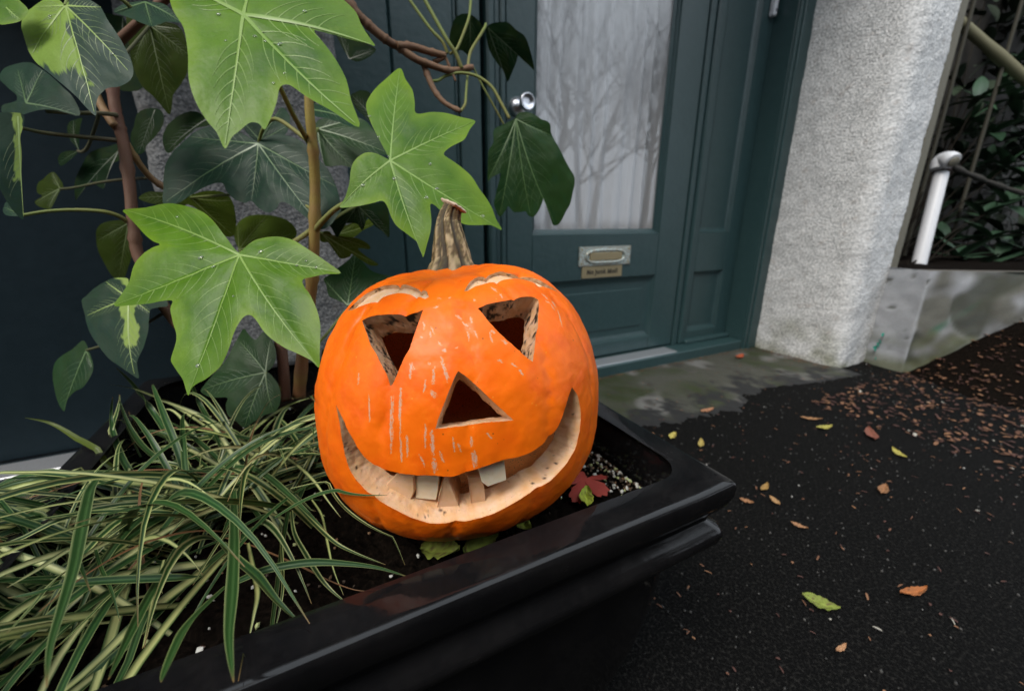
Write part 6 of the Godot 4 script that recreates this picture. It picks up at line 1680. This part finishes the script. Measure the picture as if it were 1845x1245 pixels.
# ---------------------------------------------------------------- litter
func flat_leaf(c0: Vector3, l: float, w: float, yaw: float, col: Color, curl: float) -> Mb:
	var mb := Mb.new()
	var bs := Basis(Vector3.UP, yaw)
	var sd := yaw * 9.0 + l * 300.0
	for r in 17:
		var t := r / 16.0
		var ww := w * 0.5 * pow(sin(PI * pow(clampf(t, 0.02, 0.985), 0.85)), 0.8)
		for q in 9:
			var s := (q - 4) / 4.0
			var e := 1.0 + 0.22 * nz.get_noise_2d(t * 7.0 + sd, signf(s) * 5.0)
			var y := 0.003 + curl * (absf(s) * w * 0.6 + (t - 0.45) * (t - 0.45) * l * 1.3) + 0.0022 * nz.get_noise_2d(t * 5.0 + sd, s * 1.5)
			var c := mix3(col * 0.75, col * 1.15, n01(t * 5.0 + sd, s * 2.0))
			c = mix3(c, Color(0.07, 0.035, 0.015), clampf((n01(t * 9.0 + sd, s * 4.0, 6.0) - 0.6) * 7.0, 0, 0.85))
			c = mix3(c, col * 1.35, clampf(1.0 - absf(s) * 9.0, 0, 1) * 0.7)
			mb.p(c0 + bs * Vector3(s * ww * e + 0.12 * w * sin(t * 2.6 + sd), maxf(y, 0.0022), (t - 0.5) * l), c)
	mb.grid(0, 17, 9)
	return mb

func on_ground(x: float, y: float, h := 0.0) -> Vector3:
	var d := look * Vector3((x - MID.x) / FOCAL, -(y - MID.y) / FOCAL, -1)
	return EYE + d * ((h - EYE.y) / d.y)

func litter() -> void:
	var leaves := [
		[1478, 1090, 0.05, 0.026, 0.5, Color(0.16, 0.2, 0.03), "yellow-green fallen leaf lying on the dark asphalt"],
		[1645, 1068, 0.055, 0.016, 1.0, Color(0.28, 0.09, 0.02), "orange curled fallen leaf on the asphalt near the right edge"],
		[1592, 885, 0.05, 0.02, 1.3, Color(0.22, 0.10, 0.04), "brown fallen leaf on the asphalt right of the planter corner"],
		[1620, 819, 0.05, 0.02, 2.0, Color(0.3, 0.26, 0.05), "pale yellow fallen leaf on the asphalt below the stake"],
		[1213, 788, 0.045, 0.02, 1.5, Color(0.36, 0.3, 0.07), "pale yellow fallen leaf beside the planter's far rim"],
		[1262, 801, 0.05, 0.016, 1.7, Color(0.3, 0.23, 0.06), "straw coloured fallen leaf behind the planter corner"],
		[1485, 772, 0.055, 0.022, 1.0, Color(0.28, 0.25, 0.05), "yellow fallen leaf on the asphalt before the pillar"],
		[1462, 757, 0.06, 0.018, 0.6, Color(0.24, 0.12, 0.05), "brown fallen leaf beside the yellow one before the pillar"],
		[1334, 647, 0.07, 0.03, 1.5, Color(0.3, 0.06, 0.02), "red fallen leaf at the right end of the threshold"],
		[1275, 742, 0.06, 0.02, 1.2, Color(0.26, 0.12, 0.06), "pinkish brown fallen leaf on the mossy concrete edge"],
		[1345, 906, 0.028, 0.014, 0.4, Color(0.26, 0.12, 0.05), "small brown fallen leaf close to the planter corner"],
		[1395, 905, 0.03, 0.015, 2.2, Color(0.3, 0.17, 0.07), "small tan fallen leaf on the asphalt beyond the planter corner"],
		[1440, 950, 0.03, 0.012, 0.2, Color(0.3, 0.15, 0.07), "small rust coloured fallen leaf in the middle of the asphalt"],
		[1377, 880, 0.04, 0.014, 1.4, Color(0.26, 0.15, 0.04), "olive brown fallen leaf beyond the planter corner"],
		[1570, 785, 0.08, 0.03, 1.6, Color(0.16, 0.05, 0.03), "dark red fallen leaf on the asphalt before the garden wall"],
		[1515, 1170, 0.026, 0.007, 1.2, Color(0.34, 0.18, 0.09), "rusty needle scrap at the bottom of the asphalt"]]
	for q in leaves:
		var c0 := on_ground(q[0], q[1])
		if c0.x < 1.95 and c0.z < -0.84: c0.y = 0.007
		var mb := flat_leaf(c0, q[2], q[3], q[4] * 1.3, q[5], 0.22)
		single("fallen_leaf", q[6], "leaf", mb, M.litter, c0, "fallen leaves on the asphalt")
	var pot := [
		[on_ground(1058, 903, SOIL + 0.004), 0.03, 0.015, 2.4, Color(0.30, 0.36, 0.03), "yellow-green leaf on the soil beside the planter's front rim"],
		[on_ground(793, 1003, SOIL + 0.004), 0.034, 0.024, 0.9, Color(0.16, 0.2, 0.03), "olive leaf on the soil under the front of the pumpkin"],
		[on_ground(868, 992, SOIL + 0.004), 0.034, 0.02, 1.8, Color(0.13, 0.17, 0.025), "dull green leaf on the soil tucked between pumpkin and rim"],
		[on_ground(945, 952, SOIL + 0.004), 0.02, 0.014, 0.3, Color(0.22, 0.27, 0.03), "tiny yellow leaf on the soil by the front rim"]]
	for q in pot:
		single("soil_leaf", q[5], "leaf", flat_leaf(q[0], q[1], q[2], q[3], q[4], 0.3), M.litter, q[0], "leaves on the potting soil")
	# red maple leaf between pumpkin and rim
	var mc := on_ground(1052, 872, SOIL + 0.006)
	var ml := Mb.new()
	var cen := ml.p(mc + Vector3(0, 0.006, 0), Color(0.30, 0.035, 0.02))
	var np := 70
	for k in np:
		var w := TAU * k / np
		var lob := pow(absf(cos(w * 2.5)), 0.7)
		var r := 0.009 + 0.021 * lob + 0.002 * sin(w * 25.0)
		ml.p(mc + Vector3(cos(w) * r, 0.004 + 0.004 * sin(w * 2.0) - r * 0.1, sin(w) * r), Color(0.26, 0.03, 0.015).lerp(Color(0.18, 0.02, 0.012), n01(k * 0.2, 1.0)))
	for k in np: ml.tri(cen, cen + 1 + k, cen + 1 + (k + 1) % np)
	single("maple_leaf", "red lobed maple leaf on the soil right of the pumpkin", "leaf", ml, M.litter, mc)
	# chips, needles and grit
	var chip := Mb.new()
	var ce := chip.p(Vector3(0, 0.3, 0))
	for k in 8:
		var w := TAU * k / 8.0
		chip.p(Vector3(cos(w) * (0.5 if k % 2 else 0.42), 0.45 * absf(cos(w)) - 0.1, sin(w) * (0.5 if k % 4 else 0.62)))
	for k in 8: chip.tri(ce, ce + 1 + (k + 1) % 8, ce + 1 + k)
	scatter("leaf_litter", "scattered brown needles and leaf scraps over the asphalt", "litter", 4200, func(k):
		var p := Vector3(rng.randf_range(0.35, 3.2), 0.0025, rng.randf_range(-1.1, 1.0))
		if k < 2100: p = Vector3(3.0 - 1.5 * rng.randf(), 0.004, rng.randf_range(-0.70, 0.2))
		elif k < 2300: p = Vector3(rng.randf_range(0.7, 1.95), 0.009, -1.192 + absf(rng.randfn(0, 0.012)))
		elif k < 2450: p = Vector3(1.93 + rng.randf_range(-0.03, 0.03), 0.009, rng.randf_range(-1.15, -0.85))
		if p.x < 1.99 and p.z < -0.78: p.y = 0.009
		if p.x > 2.0: p.y = maxf(0.003, bank_height(p.x, p.z) + 0.003)
		if p.x < 0.42 and p.z < -0.1: p.x = 0.45
		var g := rng.randf()
		var c := Color(0.09, 0.034, 0.016).lerp(Color(0.21, 0.10, 0.045), pow(rng.randf(), 1.6))
		if g < 0.45: c = Color(0.05, 0.016, 0.010)
		elif g > 0.985: c = Color(0.3, 0.28, 0.24)
		var l := rng.randf_range(0.003, 0.014) * (1.8 if k < 2100 else 1.0)
		var wd := rng.randf_range(0.0015, 0.004) * (2.6 if k < 2100 else 1.0)
		return [p, Basis(Vector3.UP, rng.randf() * TAU) * Basis(Vector3.RIGHT, rng.randf_range(-0.25, 0.25)) * Basis.from_scale(Vector3(wd * 1.25, 0.003, l)), c], chip.done())
	scatter("grit", "pale grit specks pressed into the asphalt", "grit", 2600, func(_k):
		var p := Vector3(rng.randf_range(0.35, 2.6), 0.001, rng.randf_range(-0.85, 0.9))
		if p.x < 0.42 and p.z < -0.1: p.x = 0.45
		var v := rng.randf_range(0.015, 0.06)
		if rng.randf() < 0.02: v = 0.3
		return [p, Basis(Vector3.UP, rng.randf() * TAU) * Basis.from_scale(Vector3.ONE * rng.randf_range(0.0008, 0.0024)), Color(v, v * 0.97, v * 0.92)], pebble())
